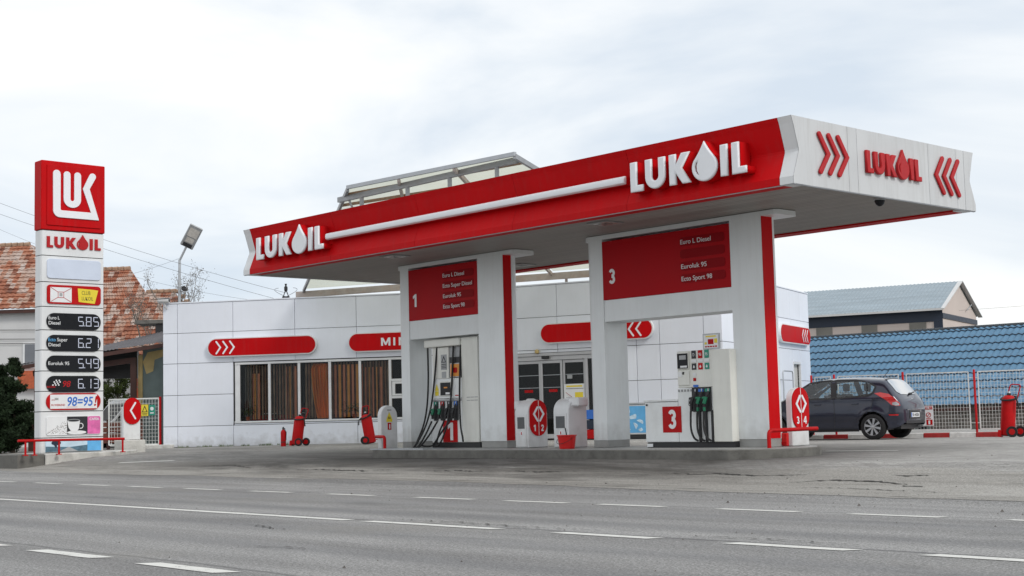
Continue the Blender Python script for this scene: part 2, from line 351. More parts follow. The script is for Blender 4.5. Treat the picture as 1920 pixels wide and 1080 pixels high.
def mixc(N, Lk, fac, A, B, mode='MIX'):
    x = N.new('ShaderNodeMix'); x.data_type = 'RGBA'; x.blend_type = mode
    for sock, val in ((0, fac), (6, A), (7, B)):
        if hasattr(val, 'links') or hasattr(val, 'is_linked'): Lk.new(val, x.inputs[sock])
        elif isinstance(val, (int, float)): x.inputs[sock].default_value = val
        else: x.inputs[sock].default_value = (*val, 1)
    return x.outputs[2]
def road_mat():
    m, N, Lk, b = newmat('road_asphalt'); t = N.new('ShaderNodeTexCoord'); v = t.outputs['Object']
    b.inputs['Roughness'].default_value = .82; b.inputs['Specular IOR Level'].default_value = .35
    big = noise(N, Lk, v, .9, 6, .6, .3, (.18, 1, 1)); c = ramp(N, [(.3, (.182, .178, .174)), (.5, (.232, .228, .223)), (.72, (.285, .280, .272))]); Lk.new(big, c.inputs[0]); col = c.outputs[0]
    tr = noise(N, Lk, v, 1.0, 4, .5, .1, (.02, 1.5, 1)); col = mixc(N, Lk, 1.0, col, mapr(N, Lk, tr, .35, .65, .86, 1.12), 'MULTIPLY')
    fine = noise(N, Lk, v, 48, 3, .75); col = mixc(N, Lk, 1.0, col, mapr(N, Lk, fine, .34, .66, .42, 1.62), 'MULTIPLY')
    f2 = noise(N, Lk, v, 20, 4, .75); col = mixc(N, Lk, 1.0, col, mapr(N, Lk, f2, .34, .66, .72, 1.28), 'MULTIPLY')
    spk = noise(N, Lk, v, 75, 1, .5); col = mixc(N, Lk, mapr(N, Lk, spk, .70, .76, 0, .7), col, (.5, .5, .49))
    spr = N.new('ShaderNodeSeparateXYZ'); Lk.new(v, spr.inputs[0])
    wob = noise(N, Lk, v, .5, 5, .6); yy = N.new('ShaderNodeMath'); yy.operation = 'MULTIPLY_ADD'; yy.inputs[1].default_value = .35; Lk.new(wob, yy.inputs[0]); Lk.new(spr.outputs['Y'], yy.inputs[2])
    for n_, w_, st_, cc_ in ((10.30, .018, .75, (.08, .08, .082)), (13.72, .014, .55, (.09, .09, .09)), (6.35, .016, .6, (.09, .09, .09))):      # paving joints running with the lanes
        ab = N.new('ShaderNodeMath'); ab.operation = 'SUBTRACT'; ab.inputs[1].default_value = n_; Lk.new(yy.outputs[0], ab.inputs[0]); a2 = N.new('ShaderNodeMath'); a2.operation = 'ABSOLUTE'; Lk.new(ab.outputs[0], a2.inputs[0])
        col = mixc(N, Lk, mapr(N, Lk, a2.outputs[0], w_, w_ * 2.5, st_, 0), col, cc_)
    for n_ in (7.7, 9.1, 11.2, 12.7):      # wheel tracks, darker and smoother
        ab = N.new('ShaderNodeMath'); ab.operation = 'SUBTRACT'; ab.inputs[1].default_value = n_; Lk.new(yy.outputs[0], ab.inputs[0]); a2 = N.new('ShaderNodeMath'); a2.operation = 'ABSOLUTE'; Lk.new(ab.outputs[0], a2.inputs[0])
        col = mixc(N, Lk, mapr(N, Lk, a2.outputs[0], .05, .42, .35, 0), col, (.12, .122, .13))
    st2 = noise(N, Lk, v, .7, 7, .7, .6, (.4, 1, 1)); col = mixc(N, Lk, mapr(N, Lk, st2, .56, .72, 0, .55), col, (.10, .10, .10))
    ti = noise(N, Lk, v, .35, 5, .6); col = mixc(N, Lk, mapr(N, Lk, ti, .55, .8, 0, .5), col, (.25, .235, .205))
    Lk.new(col, b.inputs['Base Color'])
    bp = N.new('ShaderNodeBump'); bp.inputs['Strength'].default_value = .6; bp.inputs['Distance'].default_value = .01; Lk.new(fine, bp.inputs['Height']); Lk.new(bp.outputs[0], b.inputs['Normal'])
    return m
M['road'] = road_mat()
def fore_mat():
    m, N, Lk, b = newmat('forecourt_paving'); t = N.new('ShaderNodeTexCoord'); v = t.outputs['Object']
    b.inputs['Roughness'].default_value = .85; b.inputs['Specular IOR Level'].default_value = .3
    sep = N.new('ShaderNodeSeparateXYZ'); Lk.new(v, sep.inputs[0]); ny = sep.outputs['Y']
    fine = noise(N, Lk, v, 45, 3, .7)
    # worn tan asphalt strip beside the road
    big = noise(N, Lk, v, 1.3, 7, .68, .8, (.16, 1, 1)); c = ramp(N, [(.30, (.15, .142, .128)), (.45, (.26, .248, .228)), (.58, (.31, .298, .275)), (.74, (.39, .375, .35))]); Lk.new(big, c.inputs[0])
    asph = mixc(N, Lk, 1.0, c.outputs[0], mapr(N, Lk, fine, .32, .68, .55, 1.45), 'MULTIPLY')
    crk = noise(N, Lk, v, 1.9, 9, .75, 1.6, (.10, 1, 1)); asph = mixc(N, Lk, mapr(N, Lk, crk, .58, .64, 0, .75), asph, (.07, .066, .06))
    pat = noise(N, Lk, v, 1.6, 5, .65, .3, (.22, 1, 1)); asph = mixc(N, Lk, mapr(N, Lk, pat, .64, .67, 0, .5), asph, (.40, .385, .35))
    # small paving blocks
    br = N.new('ShaderNodeTexBrick'); br.inputs['Scale'].default_value = 1.0; br.inputs['Brick Width'].default_value = .20; br.inputs['Row Height'].default_value = .10; br.inputs['Mortar Size'].default_value = .006; br.inputs['Mortar Smooth'].default_value = .5
    br.inputs['Color1'].default_value = (.41, .40, .38, 1); br.inputs['Color2'].default_value = (.31, .30, .285, 1); br.inputs['Mortar'].default_value = (.15, .143, .135, 1)
    Lk.new(v, br.inputs['Vector']); pav = mixc(N, Lk, 1.0, br.outputs['Color'], mapr(N, Lk, fine, .3, .7, .7, 1.3), 'MULTIPLY')
    pb = noise(N, Lk, v, .45, 7, .65, .5, (.5, 1, 1)); pav = mixc(N, Lk, 1.0, pav, mapr(N, Lk, pb, .3, .7, .72, 1.22), 'MULTIPLY')
    ps = noise(N, Lk, v, 1.7, 6, .7, 1.0, (.15, 1, 1)); pav = mixc(N, Lk, mapr(N, Lk, ps, .56, .70, 0, .6), pav, (.10, .095, .088))
    edge = N.new('ShaderNodeMath'); edge.operation = 'ADD'; Lk.new(ny, edge.inputs[0]); Lk.new(mapr(N, Lk, pb, .3, .7, -.5, .5), edge.inputs[1])
    col = mixc(N, Lk, mapr(N, Lk, edge.outputs[0], 18.15, 18.3, 0, 1), asph, pav)
    # fuel and tyre grime along the pump lane
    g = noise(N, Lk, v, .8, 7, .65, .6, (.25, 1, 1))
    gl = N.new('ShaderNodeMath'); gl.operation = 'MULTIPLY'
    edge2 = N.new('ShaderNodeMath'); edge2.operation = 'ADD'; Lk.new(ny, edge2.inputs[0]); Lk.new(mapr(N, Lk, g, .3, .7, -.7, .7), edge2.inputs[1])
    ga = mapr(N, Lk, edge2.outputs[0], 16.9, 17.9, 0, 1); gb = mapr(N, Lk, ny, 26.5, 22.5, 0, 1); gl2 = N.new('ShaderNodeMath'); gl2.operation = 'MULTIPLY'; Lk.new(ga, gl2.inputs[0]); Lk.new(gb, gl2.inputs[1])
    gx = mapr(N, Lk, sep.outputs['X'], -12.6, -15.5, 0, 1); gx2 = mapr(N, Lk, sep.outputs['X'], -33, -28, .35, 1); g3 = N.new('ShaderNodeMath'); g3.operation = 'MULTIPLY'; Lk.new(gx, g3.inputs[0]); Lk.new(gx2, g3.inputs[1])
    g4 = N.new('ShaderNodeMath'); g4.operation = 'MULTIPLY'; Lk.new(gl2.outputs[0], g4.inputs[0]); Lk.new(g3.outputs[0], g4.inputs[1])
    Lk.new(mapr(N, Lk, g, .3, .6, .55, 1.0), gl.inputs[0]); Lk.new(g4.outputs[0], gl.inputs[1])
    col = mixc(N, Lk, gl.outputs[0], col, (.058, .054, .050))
    Lk.new(col, b.inputs['Base Color'])
    bp = N.new('ShaderNodeBump'); bp.inputs['Strength'].default_value = .5; bp.inputs['Distance'].default_value = .012; Lk.new(fine, bp.inputs['Height']); Lk.new(bp.outputs[0], b.inputs['Normal'])
    return m
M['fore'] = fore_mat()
M['earth'] = mat('earth', (.20, .185, .155), .95, var=.3, scale=.6, bump=.4)
def paint_mat():
    m, N, Lk, b = newmat('worn_road_paint'); t = N.new('ShaderNodeTexCoord'); v = t.outputs['Object']; b.inputs['Roughness'].default_value = .7
    o = N['Material Output']; c = noise(N, Lk, v, 30, 4, .7); d = noise(N, Lk, v, 5, 4, .6)
    col = mixc(N, Lk, mapr(N, Lk, d, .35, .75, 0, .5), (.66, .655, .62), (.50, .49, .455)); Lk.new(col, b.inputs['Base Color'])
    tr = N.new('ShaderNodeBsdfTransparent'); mi = N.new('ShaderNodeMixShader')
    w = N.new('ShaderNodeMath'); w.operation = 'ADD'; Lk.new(c, w.inputs[0]); Lk.new(mapr(N, Lk, d, .3, .7, -.08, .08), w.inputs[1])
    Lk.new(mapr(N, Lk, w.outputs[0], .63, .68, 1, .25), mi.inputs[0]); Lk.new(tr.outputs[0], mi.inputs[1]); Lk.new(b.outputs[0], mi.inputs[2]); Lk.new(mi.outputs[0], o.inputs[0])
    return m
M['paintline'] = paint_mat()

# ================================================================== GROUND, ROAD, FORECOURT
def an_obj(name, mb, m, kind='structure', **k):
    o = mb.build(name, m); o.rotation_euler = (0, 0, YA); meta(o, kind=kind, **k); return o
mb = MB(); brk = [-900, -60, 0, 15.2, 17, 19, 26, 29, 32, 60, 900]; av = [-900, -90, -50, -20, 20, 60, 900]
for i in range(len(brk)):
    for a in av: mb.v.append((a, brk[i], gz(brk[i]) - .04))
for i in range(len(brk) - 1):
    for j in range(len(av) - 1):
        k = i * len(av) + j; mb.f.append([k, k + 1, k + 1 + len(av), k + len(av)]); mb.m.append(0)
an_obj('ground', mb, M['earth'])
mb = MB(); mb.add([(-900, -3, .0), (900, -3, .0), (900, 16.9, .0), (-900, 16.9, .0)], [(0, 1, 2, 3)])
mb = MB()
for i, n in enumerate([-3.0, 15.2, 17.0]):
    mb.v += [(-900, n, gz(n)), (900, n, gz(n))]
for i in range(2): mb.f.append([2 * i, 2 * i + 1, 2 * i + 3, 2 * i + 2]); mb.m.append(0)
road = an_obj('road', mb, M['road'])
# forecourt sheet with a ragged edge where it laps over the road
mb = MB(); rows = [15.6, 17, 18, 19, 22, 26, 29, 32, 48]; na = 260; a0, a1 = -62, 44
rnd = random.Random(3); off = 0
for i, n in enumerate(rows):
    for j in range(na):
        a = a0 + (a1 - a0) * j / (na - 1)
        nn = n
        if i == 0:
            off = off * .8 + rnd.uniform(-.06, .06); nn = 15.95 + off + .25 * math.sin(a * .21) + max(0, (-26 - a)) * .03
        mb.v.append((a, nn, gz(nn) + .004))
for i in range(len(rows) - 1):
    for j in range(na - 1):
        k = i * na + j; mb.f.append([k, k + 1, k + 1 + na, k + na]); mb.m.append(0)
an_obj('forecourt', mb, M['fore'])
mb = MB()
for i, n in enumerate([17.2, 19.0, 20.6]): mb.v += [(-120, n, gz(n) + .03), (-40.35, n, gz(n) + .03)]
for i in range(2): mb.f.append([2 * i, 2 * i + 1, 2 * i + 3, 2 * i + 2]); mb.m.append(0)
an_obj('pavement', mb, mat('pale_pavement', (.42, .40, .37), .9, var=.1, scale=3, bump=.3))
# painted lines: slightly uneven outlines, children of the road
def dash(a0, a1, n, w, skew=.12):
    mb = MB(); k = max(4, int((a1 - a0) / .25)); top = []; bot = []
    for i in range(k + 1):
        a = a0 + (a1 - a0) * i / k
        bot.append((a, n - w / 2 + rnd.uniform(-.008, .008), .005)); top.append((a + skew * (1 if 0 < i < k else 1), n + w / 2 + rnd.uniform(-.008, .008), .005))
    mb.add(bot + top, [(i, i + 1, k + 2 + i, k + 1 + i) for i in range(k)])
    return mb.build('lane_dash', M['paintline'], road)
far = [(-45.0, -43.6), (-41.9, -40.5), (-38.6, -37.2), (-35.3, -33.9), (-32.4, -31.0), (-29.98, -28.75), (-27.8, -26.56), (-25.69, -24.42), (-23.55, -22.33), (-21.33, -20.06), (-19.02, -17.81), (-16.76, -15.45), (-14.77, -13.55), (-12.96, -11.84), (-10.98, -9.81), (-9.12, -7.99), (-7.25, -6.1), (-5.2, -4.0), (-3.1, -1.9), (-1, .2), (1.2, 2.4)]
for s, e_ in far: dash(s, e_, 13.43, .14, .05)
o = dash(-120, -13.72, 9.98, .16, .05); o.name = 'centre_line'
for s, e_ in [(-13.4, -11.13), (-10.24, -8.95), (-8.07, -6.8), (-6.11, -4.9), (-4.0, -2.7), (-1.9, -.6)]: dash(s, e_, 9.98, .16, .1)
for s, e_ in [(-15.6, -14.1), (-13.3, -11.95), (-11.13, -9.85), (-8.9, -7.6), (-6.7, -5.4)]: dash(s, e_, 5.95, .175, .14)

for (a0_, n0_), (a1_, n1_) in (((-15.7, 22.38), (-14.3, 22.65)), ((-35.0, 17.95), (-32.9, 18.4)), ((-37.9, 23.9), (-36.6, 25.1))):
    mb = MB(); mb.add([(a0_, n0_, gz(n0_) + .010), (a1_, n1_, gz(n1_) + .010), (a1_, n1_ + .12, gz(n1_ + .12) + .010), (a0_, n0_ + .12, gz(n0_ + .12) + .010)], [(0, 1, 2, 3)])
    mb.build('worn_line', M['paintline'], road)
M['crack'] = mat('open_crack', (.045, .042, .038), .95, var=.3, scale=8)
def crack(pts, w):
    mb = MB(); P = []
    for (a, n), (b_, m_) in zip(pts, pts[1:]):
        k = max(3, int(math.hypot(b_ - a, m_ - n) / .07))
        P += [(a + (b_ - a) * i / k + rnd.uniform(-.02, .02), n + (m_ - n) * i / k + rnd.uniform(-.045, .045)) for i in range(k)]
    P.append(pts[-1]); k = len(P)
    for i, (a, n) in enumerate(P):
        t = math.sin(math.pi * i / (k - 1)) * .8 + .2; ww = w * t * rnd.uniform(.4, 1.5)
        mb.v += [(a, n - ww, gz(n - ww) + .012), (a + .01, n + ww, gz(n + ww) + .012)]
    for i in range(k - 1): mb.f.append([2 * i, 2 * i + 2, 2 * i + 3, 2 * i + 1]); mb.m.append(0)
    mb.build('crack', M['crack'], road)
for pts in ([(-26.02, 17.36), (-25.02, 17.49), (-23.37, 17.39), (-22.4, 17.72)], [(-15.54, 17.68), (-14.87, 17.63), (-14.49, 17.71), (-13.55, 17.58), (-12.63, 17.8)], [(-11.33, 17.76), (-10.75, 17.8)], [(-10.65, 16.94), (-10.28, 16.87)],
            [(-12.59, 17.08), (-11.99, 17.27), (-11.27, 17.26), (-10.63, 17.05)], [(-21.47, 17.51), (-20.8, 17.62), (-19.88, 17.55)], [(-19.26, 17.66), (-18.42, 17.6), (-17.53, 17.77)], [(-30.5, 17.6), (-29.2, 17.9), (-27.6, 17.5)]): crack(pts, .030)
for pts in ([(-17.6, 15.25), (-17.38, 15.63)], [(-13.4, 10.28), (-12.2, 10.36), (-11.0, 10.27), (-9.9, 10.36)], [(-8.9, 10.3), (-7.9, 10.42), (-6.9, 10.3)], [(-11.8, 7.2), (-11.3, 7.5), (-10.9, 7.45)], [(-14.6, 8.6), (-14.0, 8.9), (-13.1, 8.7)], [(-12.2, 16.4), (-11.4, 16.55), (-9.6, 16.3)]): crack(pts, .012)
mb = MB(); q = random.Random(21)
for k in range(520):
    a = q.uniform(-34, -5); n = q.choice((q.uniform(13.9, 17), q.uniform(16.2, 22), q.uniform(5, 16))); r = q.uniform(.004, .013) * (1.6 if q.random() < .05 else 1)
    z = gz(n) + r * .3; mb.add([(a + r, n, z), (a - r * .6, n + r * .8, z), (a - r * .6, n - r * .8, z), (a, n, z + r)], [(0, 1, 3), (1, 2, 3), (2, 0, 3)])
for a, n in ((-11.58, 14.39), (-9.75, 14.58), (-7.83, 14.42), (-18.51, 13.55)):
    r = .024; z = gz(n) + .004; mb.add([(a + r, n, z), (a - r * .6, n + r * .8, z), (a - r * .6, n - r * .8, z), (a, n, z + r * 1.2)], [(0, 1, 3), (1, 2, 3), (2, 0, 3)])
gv = mb.build('gravel', mat('grit', (.12, .11, .10), .9, var=.5, scale=5)); gv.rotation_euler = (0, 0, YA); meta(gv, 'loose grit and pebbles scattered over the road and forecourt', kind='stuff')
# ================================================================== LETTER SHAPES
DROP_HI = [(.17, .42), (.12, .52), (.13, .66), (.20, .80), (.29, .92), (.22, .74), (.20, .60), (.20, .50)]
def drop(h=1.37, w=.98, x=0, y=-.04):
    pts = []; r = w / 2; cy = y + r * .98
    for i in range(27):
        t = i / 26 * 2 * math.pi; s = math.sin(t / 2)
        px = r * math.sin(t) * (s ** 1.05) * 1.0
        py = y + h * (1 + math.cos(t)) / 2
        pts.append((x + r + px * 1.08, py))
    return pts[:-1]
def teardrop(x, y, w, h):
    r = w / 2; cy = y + r; tip = y + h; d = tip - cy; th = math.degrees(math.asin(min(r / d, .999)))
    a0 = 180 - th; pts = arc(x + r, cy, r, a0 - 0, 360 + th, 22)
    q = []; p1 = pts[-1]; p0 = pts[0]; T = (x + r, tip)
    for i in range(1, 6):
        t = i / 6; q.append(((1 - t) * p1[0] + t * T[0] - .03 * w * math.sin(math.pi * t), (1 - t) * p1[1] + t * T[1]))
    q.append(T)
    for i in range(1, 6):
        t = i / 6; q.append(((1 - t) * T[0] + t * p0[0] + .03 * w * math.sin(math.pi * t), (1 - t) * T[1] + t * p0[1]))
    return pts + q
def logo_glyphs(hi=True):
    s = .27; g = []
    def L(x): return [(x, 0), (x + .53, 0), (x + .53, .22), (x + s, .22), (x + s, 1), (x, 1)]
    g.append([L(0)])
    x = .63; g.append([[(x, 1), (x, .41)] + arc(x + .41, .41, .41, 180, 360, 14)[1:] + [(x + .82, 1), (x + .82 - s, 1)] + arc(x + .41, .41, .14, 360, 180, 10)[0:] + [(x + s, 1)]])
    x = 1.62; g.append([[(x, 0), (x + s, 0), (x + s, .36), (x + .52, 0), (x + .86, 0), (x + .50, .52), (x + .83, 1), (x + .50, 1), (x + s, .64), (x + s, 1), (x, 1)]])
    x = 2.53; d = [teardrop(x, -.05, .98, 1.38)]
    if hi: d.append([(x + .115, .50), (x + .135, .36), (x + .20, .24), (x + .26, .20), (x + .19, .36), (x + .185, .52), (x + .25, .68), (x + .17, .62)])
    g.append(d)
    x = 3.63; g.append([[(x, 0), (x + s, 0), (x + s, 1), (x, 1)]])
    x = 4.06; g.append([L(x)])
    return g
def logo(parent, x0, z0, width, m, y, depth, bevel, hi=True, h=None, back=None, zf=None):
    kx = width / 4.59; kz = h or kx
    for gl in logo_glyphs(hi):
        plate('letter', gl, m, parent, y, depth, bevel, xf=lambda x, z: (x0 + x * kx, z0 + z * kz), bres=3)
        if back:
            plate('letter_base', gl[:1], back[0], parent, y + back[1], back[1], 0, xf=lambda x, z: (x0 + x * kx, z0 + z * kz))
def glyph(name, ch, x, z, h, m, parent, y, depth=.004, w=1.0):
    T = lambda px, pz: (x + px * h * w, z + pz * h)
    G = {'1': [[[(.20, 0), (.44, 0), (.44, 1), (.26, 1), (.0, .84), (.0, .63), (.20, .74)]]],
         '2': [[stroke(arc(.32, .68, .215, 170, -32, 12) + [(.13, .09)], .21, False), ], [rect(.04, .62, 0, .19)]],
         '3': [[stroke(arc(.30, .715, .185, 160, -95, 12), .20, False)], [stroke(arc(.30, .295, .20, 98, -160, 12), .20, False)]],
         'M': [[[(0, 0), (.19, 0), (.19, .60), (.40, .08), (.52, .08), (.73, .60), (.73, 0), (.92, 0), (.92, 1), (.70, 1), (.46, .40), (.22, 1), (0, 1)]]],
         'I': [[rect(0, .19, 0, 1)]],
         'N': [[[(0, 0), (.19, 0), (.19, .62), (.58, 0), (.77, 0), (.77, 1), (.58, 1), (.58, .38), (.19, 1), (0, 1)]]],
         '4': [[[(.40, 0), (.62, 0), (.62, .20), (.73, .20), (.73, .39), (.62, .39), (.62, 1), (.38, 1), (0, .40), (0, .20), (.40, .20)], [(.40, .39), (.40, .72), (.19, .39)]]]}[ch]
    for k, sp in enumerate(G): plate(name, sp, m, parent, y - .0012 * k, depth, xf=T)
def chevron(parent, x, zc, hh, wx, w, m, y, depth, bevel=.01, dirn=1, name='chevron'):
    return plate(name, [stroke([(x, zc + hh), (x + wx * dirn, zc), (x, zc - hh)], w)], m, parent, y, depth, bevel)

# ================================================================== CANOPY
CA0, CA1, CN0, CN1, CZ0, CZ1 = -29.44, -13.25, 18.42, 24.05, 4.75, 5.85
can = thing('filling_station_canopy', 'large flat canopy with red front edge and white right end over the fuel pumps', 'canopy', W(CA0, CN0, gz(21)), YA)
LN, DP = CA1 - CA0, CN1 - CN0
PR = [(.0, CZ0), (.0, CZ0 + .12), (.17, 5.29), (.17, 5.33), (.045, CZ1 - .11), (.0, CZ1)]     # (set-back, height)
def fascia(x0, x1, y0, sgn, m, name):
    mb = MB(); n = len(PR); vs = []
    for x in (x0, x1):
        for d, z in PR: vs.append((x, y0 + sgn * d, z))
        vs.append((x, y0 + sgn * .35, CZ1)); vs.append((x, y0 + sgn * .35, CZ0))
    k = n + 2
    mb.add(vs, [tuple(range(k)), tuple(range(2 * k - 1, k - 1, -1))] + [(i, (i + 1) % k, (i + 1) % k + k, i + k) for i in range(k)])
    return mb.build(name, m, can)
WR = .27
xs = [WR, 3.6, 6.6, 9.6, 12.6, LN - WR]
for i in range(5): fascia(xs[i] + (.004 if i else 0), xs[i + 1] - .004, 0, 1, M['red'], 'front_fascia_panel')
for i in range(5): fascia(xs[i] + .004, xs[i + 1] - .004, DP, -1, M['red'], 'rear_fascia_panel')
for x0, x1 in ((0, WR - .002), (LN - WR + .002, LN)):
    fascia(x0, x1, 0, 1, M['white'], 'corner_return'); fascia(x0, x1, DP, -1, M['white'], 'corner_return')
ys = [.36, 1.62, 2.05, 4.06, 5.0, DP - .36]
ys = [.352, 1.55, 1.82, 4.05, 5.0, DP - .352]
for i in range(5):
    for x0, x1 in ((LN - .06, LN), (0, .06)):
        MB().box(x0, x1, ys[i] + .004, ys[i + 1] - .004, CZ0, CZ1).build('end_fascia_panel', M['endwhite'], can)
# close the ends over the moulded returns
for x0, x1 in ((LN - .008, LN + .004), (-.004, .008)):
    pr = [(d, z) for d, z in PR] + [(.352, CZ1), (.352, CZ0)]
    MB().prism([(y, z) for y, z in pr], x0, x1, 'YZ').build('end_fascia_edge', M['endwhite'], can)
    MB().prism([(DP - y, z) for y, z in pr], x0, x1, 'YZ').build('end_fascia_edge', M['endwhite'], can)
MB().box(.3, LN - .08, .3, DP - .3, CZ1 - .20, CZ1 - .15).build('roof_sheet', M['galv'], can)
mb = MB(); y = .06; 
while y < DP - .1:
    y2 = min(y + .15, DP - .06); mb.box(.05, LN - .06, y, y2 - .016, CZ0 + .03, CZ0 + .045); y += .15
o = mb.build('soffit_plank', M['soffit'], can); o['kind'] = 'stuff'
MB().box(.05, LN - .06, .06, DP - .06, CZ0 + .05, CZ0 + .06).build('soffit_backing', M['skirt'], can)
mb = MB(); mb.box(.0, LN, .02, .05, CZ0 - .012, CZ0 - .001); mb.box(LN - .05, LN - .01, .05, DP, CZ0 - .012, CZ0 - .001); mb.build('drip_trim', M['galv'], can)
for a, n in ((-18.25, 19.35), (-24.57, 19.25), (-24.45, 22.97), (-18.3, 22.95)):
    x, y = a - CA0, n - CN0
    f = MB().box(x - .25, x + .25, y - .25, y + .25, CZ0 + .012, CZ0 + .026).build('ceiling_light_frame', M['steel'], can)
    MB().box(x - .20, x + .20, y - .20, y + .20, CZ0 + .006, CZ0 + .011).build('lamp_glass', M['lens'], f)
    mb = MB(); mb.bar((x - .1, y - .1, CZ0 + .003), (x + .1, y + .1, CZ0 + .003), .03, .004); mb.bar((x - .1, y + .1, CZ0 - .002), (x + .1, y - .1, CZ0 - .002), .03, .004); mb.build('lamp_reflector', M['black'], f)
# letters and bar on the red front
MB().box(3.51, 12.60, .005, .14, 5.225, 5.375).build('bar_backing', M['red'], can)
mb = MB(); prof = [(.0, .075), (.035, .07), (.06, .05), (.07, .0), (.06, -.05), (.035, -.07), (.0, -.075)]
vs = []; X = [3.50, 3.515, 6.4, 6.402, 9.5, 9.502, 12.595, 12.61]; 
for x in X:
    k = .8 if x in (X[0], X[-1]) else 1
    for d, h in prof: vs.append((x, -.005 - d * k, 5.30 + h * k))
q = len(prof); mb.add(vs, [(i * q + j, i * q + j + 1, (i + 1) * q + j + 1, (i + 1) * q + j) for i in range(len(X) - 1) for j in range(q - 1)] + [tuple(range(q)), tuple(range(len(X) * q - 1, (len(X) - 1) * q - 1, -1))])
mb.build('white_bar', M['letter'], can, smooth=35)
for x0, lw in ((.82, 2.72), (12.85, 2.54)):
    gx = x0
    for gi, gl in enumerate(logo_glyphs(x0 > 5)):
        kx = lw / 4.59; xf = lambda x, z: (x0 + x * kx, 5.025 + z * .53 * (1.0 if gi != 3 else .93))
        plate('letter', gl, M['letter'], can, -.115, .06, .024, xf=xf, bres=3)
        plate('letter_side', gl[:1], M['red'], can, .14, .252, 0, xf=xf)
# red letters and chevrons on the white right end: a frame facing +a
endf = can; turned(LN)
for k in range(3):
    chevron(endf, .71 + .265 * k, 5.31, .31, .235, .092, M['redletter'], -.006, .04, .012)
    chevron(endf, 4.49 + .265 * k, 5.305, .31, .235, .092, M['redletter'], -.006, .04, .012, -1)
logo(endf, 2.02, 5.115, 1.70, M['redletter'], -.006, .06, .014, True, h=.385)
unturned()

# pillars: two portal walls carrying the canopy
FN = 20.6
def portal(a0, p0, p1, a1, zsign, label, number, lines, slots):
    t = thing('canopy_pillar', label, 'canopy pillar', W(a0, FN, .52), YA, 'portal pillars of the canopy')
    sd2 = .24 if number == '1' else .32
    w = a1 - a0; x0, x1 = p0 - a0, p1 - a0; D = .66; zt = CZ0 + .03
    # left post: rounded outside corner
    def post(xa, xb, rl, rr, nm, m):
        pts = [(xb, D)] if not rr else []
        pl_ = []
        pl_ += arc(xa + rl, rl, rl, 180, 270, 6) if rl else [(xa, 0)]
        pl_ += [(xb, 0)]
        if rr: pl_ += [(xb, sd2)] + arc(xb - rr, sd2, rr, 0, 90, 6, ry=D - sd2)[1:]
        else: pl_ += [(xb, D)]
        pl_ += (arc(xa + rl, D - rl, rl, 90, 180, 6) if rl else [(xa, D)])
        mb = MB(); mb.prism(pl_, .66, zt - .1, 'XY'); o = mb.build(nm, m, t, smooth=30)
        mb = MB(); mb.prism([(min(max(x, xa + .012), xb - .004), min(max(y, .012), D - .012)) for x, y in pl_], .52, .66, 'XY'); mb.build('skirting', M['skirt'], t); return o
    post(0, x0, .16, 0, 'left_post', M['pillar']); post(x1, w, 0, .56, 'right_post', M['pillar'])
    MB().box(w + .001, w + .012, .01, sd2, .67, zt - .1).build('red_edge_strip', M['red'], t)
    MB().box(-.014, -.002, .14, .52, .54, zt - .1).build('red_edge_strip', M['red'], t)
    MB().box(x0 + .003, x1 - .003, .02, D - .02, 3.02, 3.45).build('cross_beam', M['pillar'], t)
    b = MB().box(x0 + .003, x1 - .003, .0, D, 3.455, zt - .15).build('sign_box', M['redsign'], t)
    cap = MB(); cap.prism(arc(-.12 + .25, .25, .25, 180, 270, 6) + [(w + .30, -.0), (w + .36, .1), (w + .36, D - .1)] + [(w + .3, D), ] + arc(.13, D - .25, .25, 90, 180, 6), zt - .10, zt - .012, 'XY')
    cap.build('cap_plate', M['pillar'], t)
    for s in range(4):
        z = 4.395 - .235 * s
        if s in slots: plate('price_slot', [rrect(x1 - 1.2, x1 - .12, z - .075, z + .095, .06)], M['redslot'], b, -.002, .004)
    for s, l in enumerate(lines):
        if l: text('product_name', l, x1 - 1.19, 4.36 - .235 * s, .088, M['wprint'], b, -.007, .004, bold=0, width={'Euro L Diesel': .74, 'Ecto Super Diesel': 1.0, 'Euroluk 95': .62, 'Ecto Sport 98': .74}[l])
    glyph('number', number, x0 + .17, 3.765, .30, M['wprint'], b, -.002, .004, .95)
    return t
portal(-20.02, -19.55, -16.30, -15.58, 3.45, 'wide white portal pillar with red board reading 3, right one under the canopy', '3', ['Euro L Diesel', '', 'Euroluk 95', 'Ecto Sport 98'], (0, 1, 2, 3))
portal(-26.22, -25.80, -23.36, -22.53, 3.45, 'narrower white portal pillar with red board reading 1, left one under the canopy', '1', ['Euro L Diesel', 'Ecto Super Diesel', 'Euroluk 95', 'Ecto Sport 98'], (0, 1, 2, 3))

# concrete island
mb = MB(); i0, i1, j0, j1 = -26.39, -14.80, 19.38, 21.85; c = (j0 + j1) / 2; ry = (j1 - j0) / 2
outline = arc(i1 - 1.0, c, 1.0, -90, 90, 14, ry=ry) + arc(i0 + 1.0, c, 1.0, 90, 270, 14, ry=ry)
isl = thing('pump_island', 'long grey concrete island with rounded ends that the pumps stand on', 'concrete kerb', W(-21.25, c, gz(19.3)), YA)
mb.prism([(x + 21.25, y - c) for x, y in outline], .2, .505, 'XY')
mb.build('kerb', M['concrete'], isl, bevel=.012)
mb = MB(); mb.prism([((x + 21.25) * .99, (y - c) * .93) for x, y in outline], .5, .515, 'XY'); mb.build('top_slab', M['skirt'], isl)

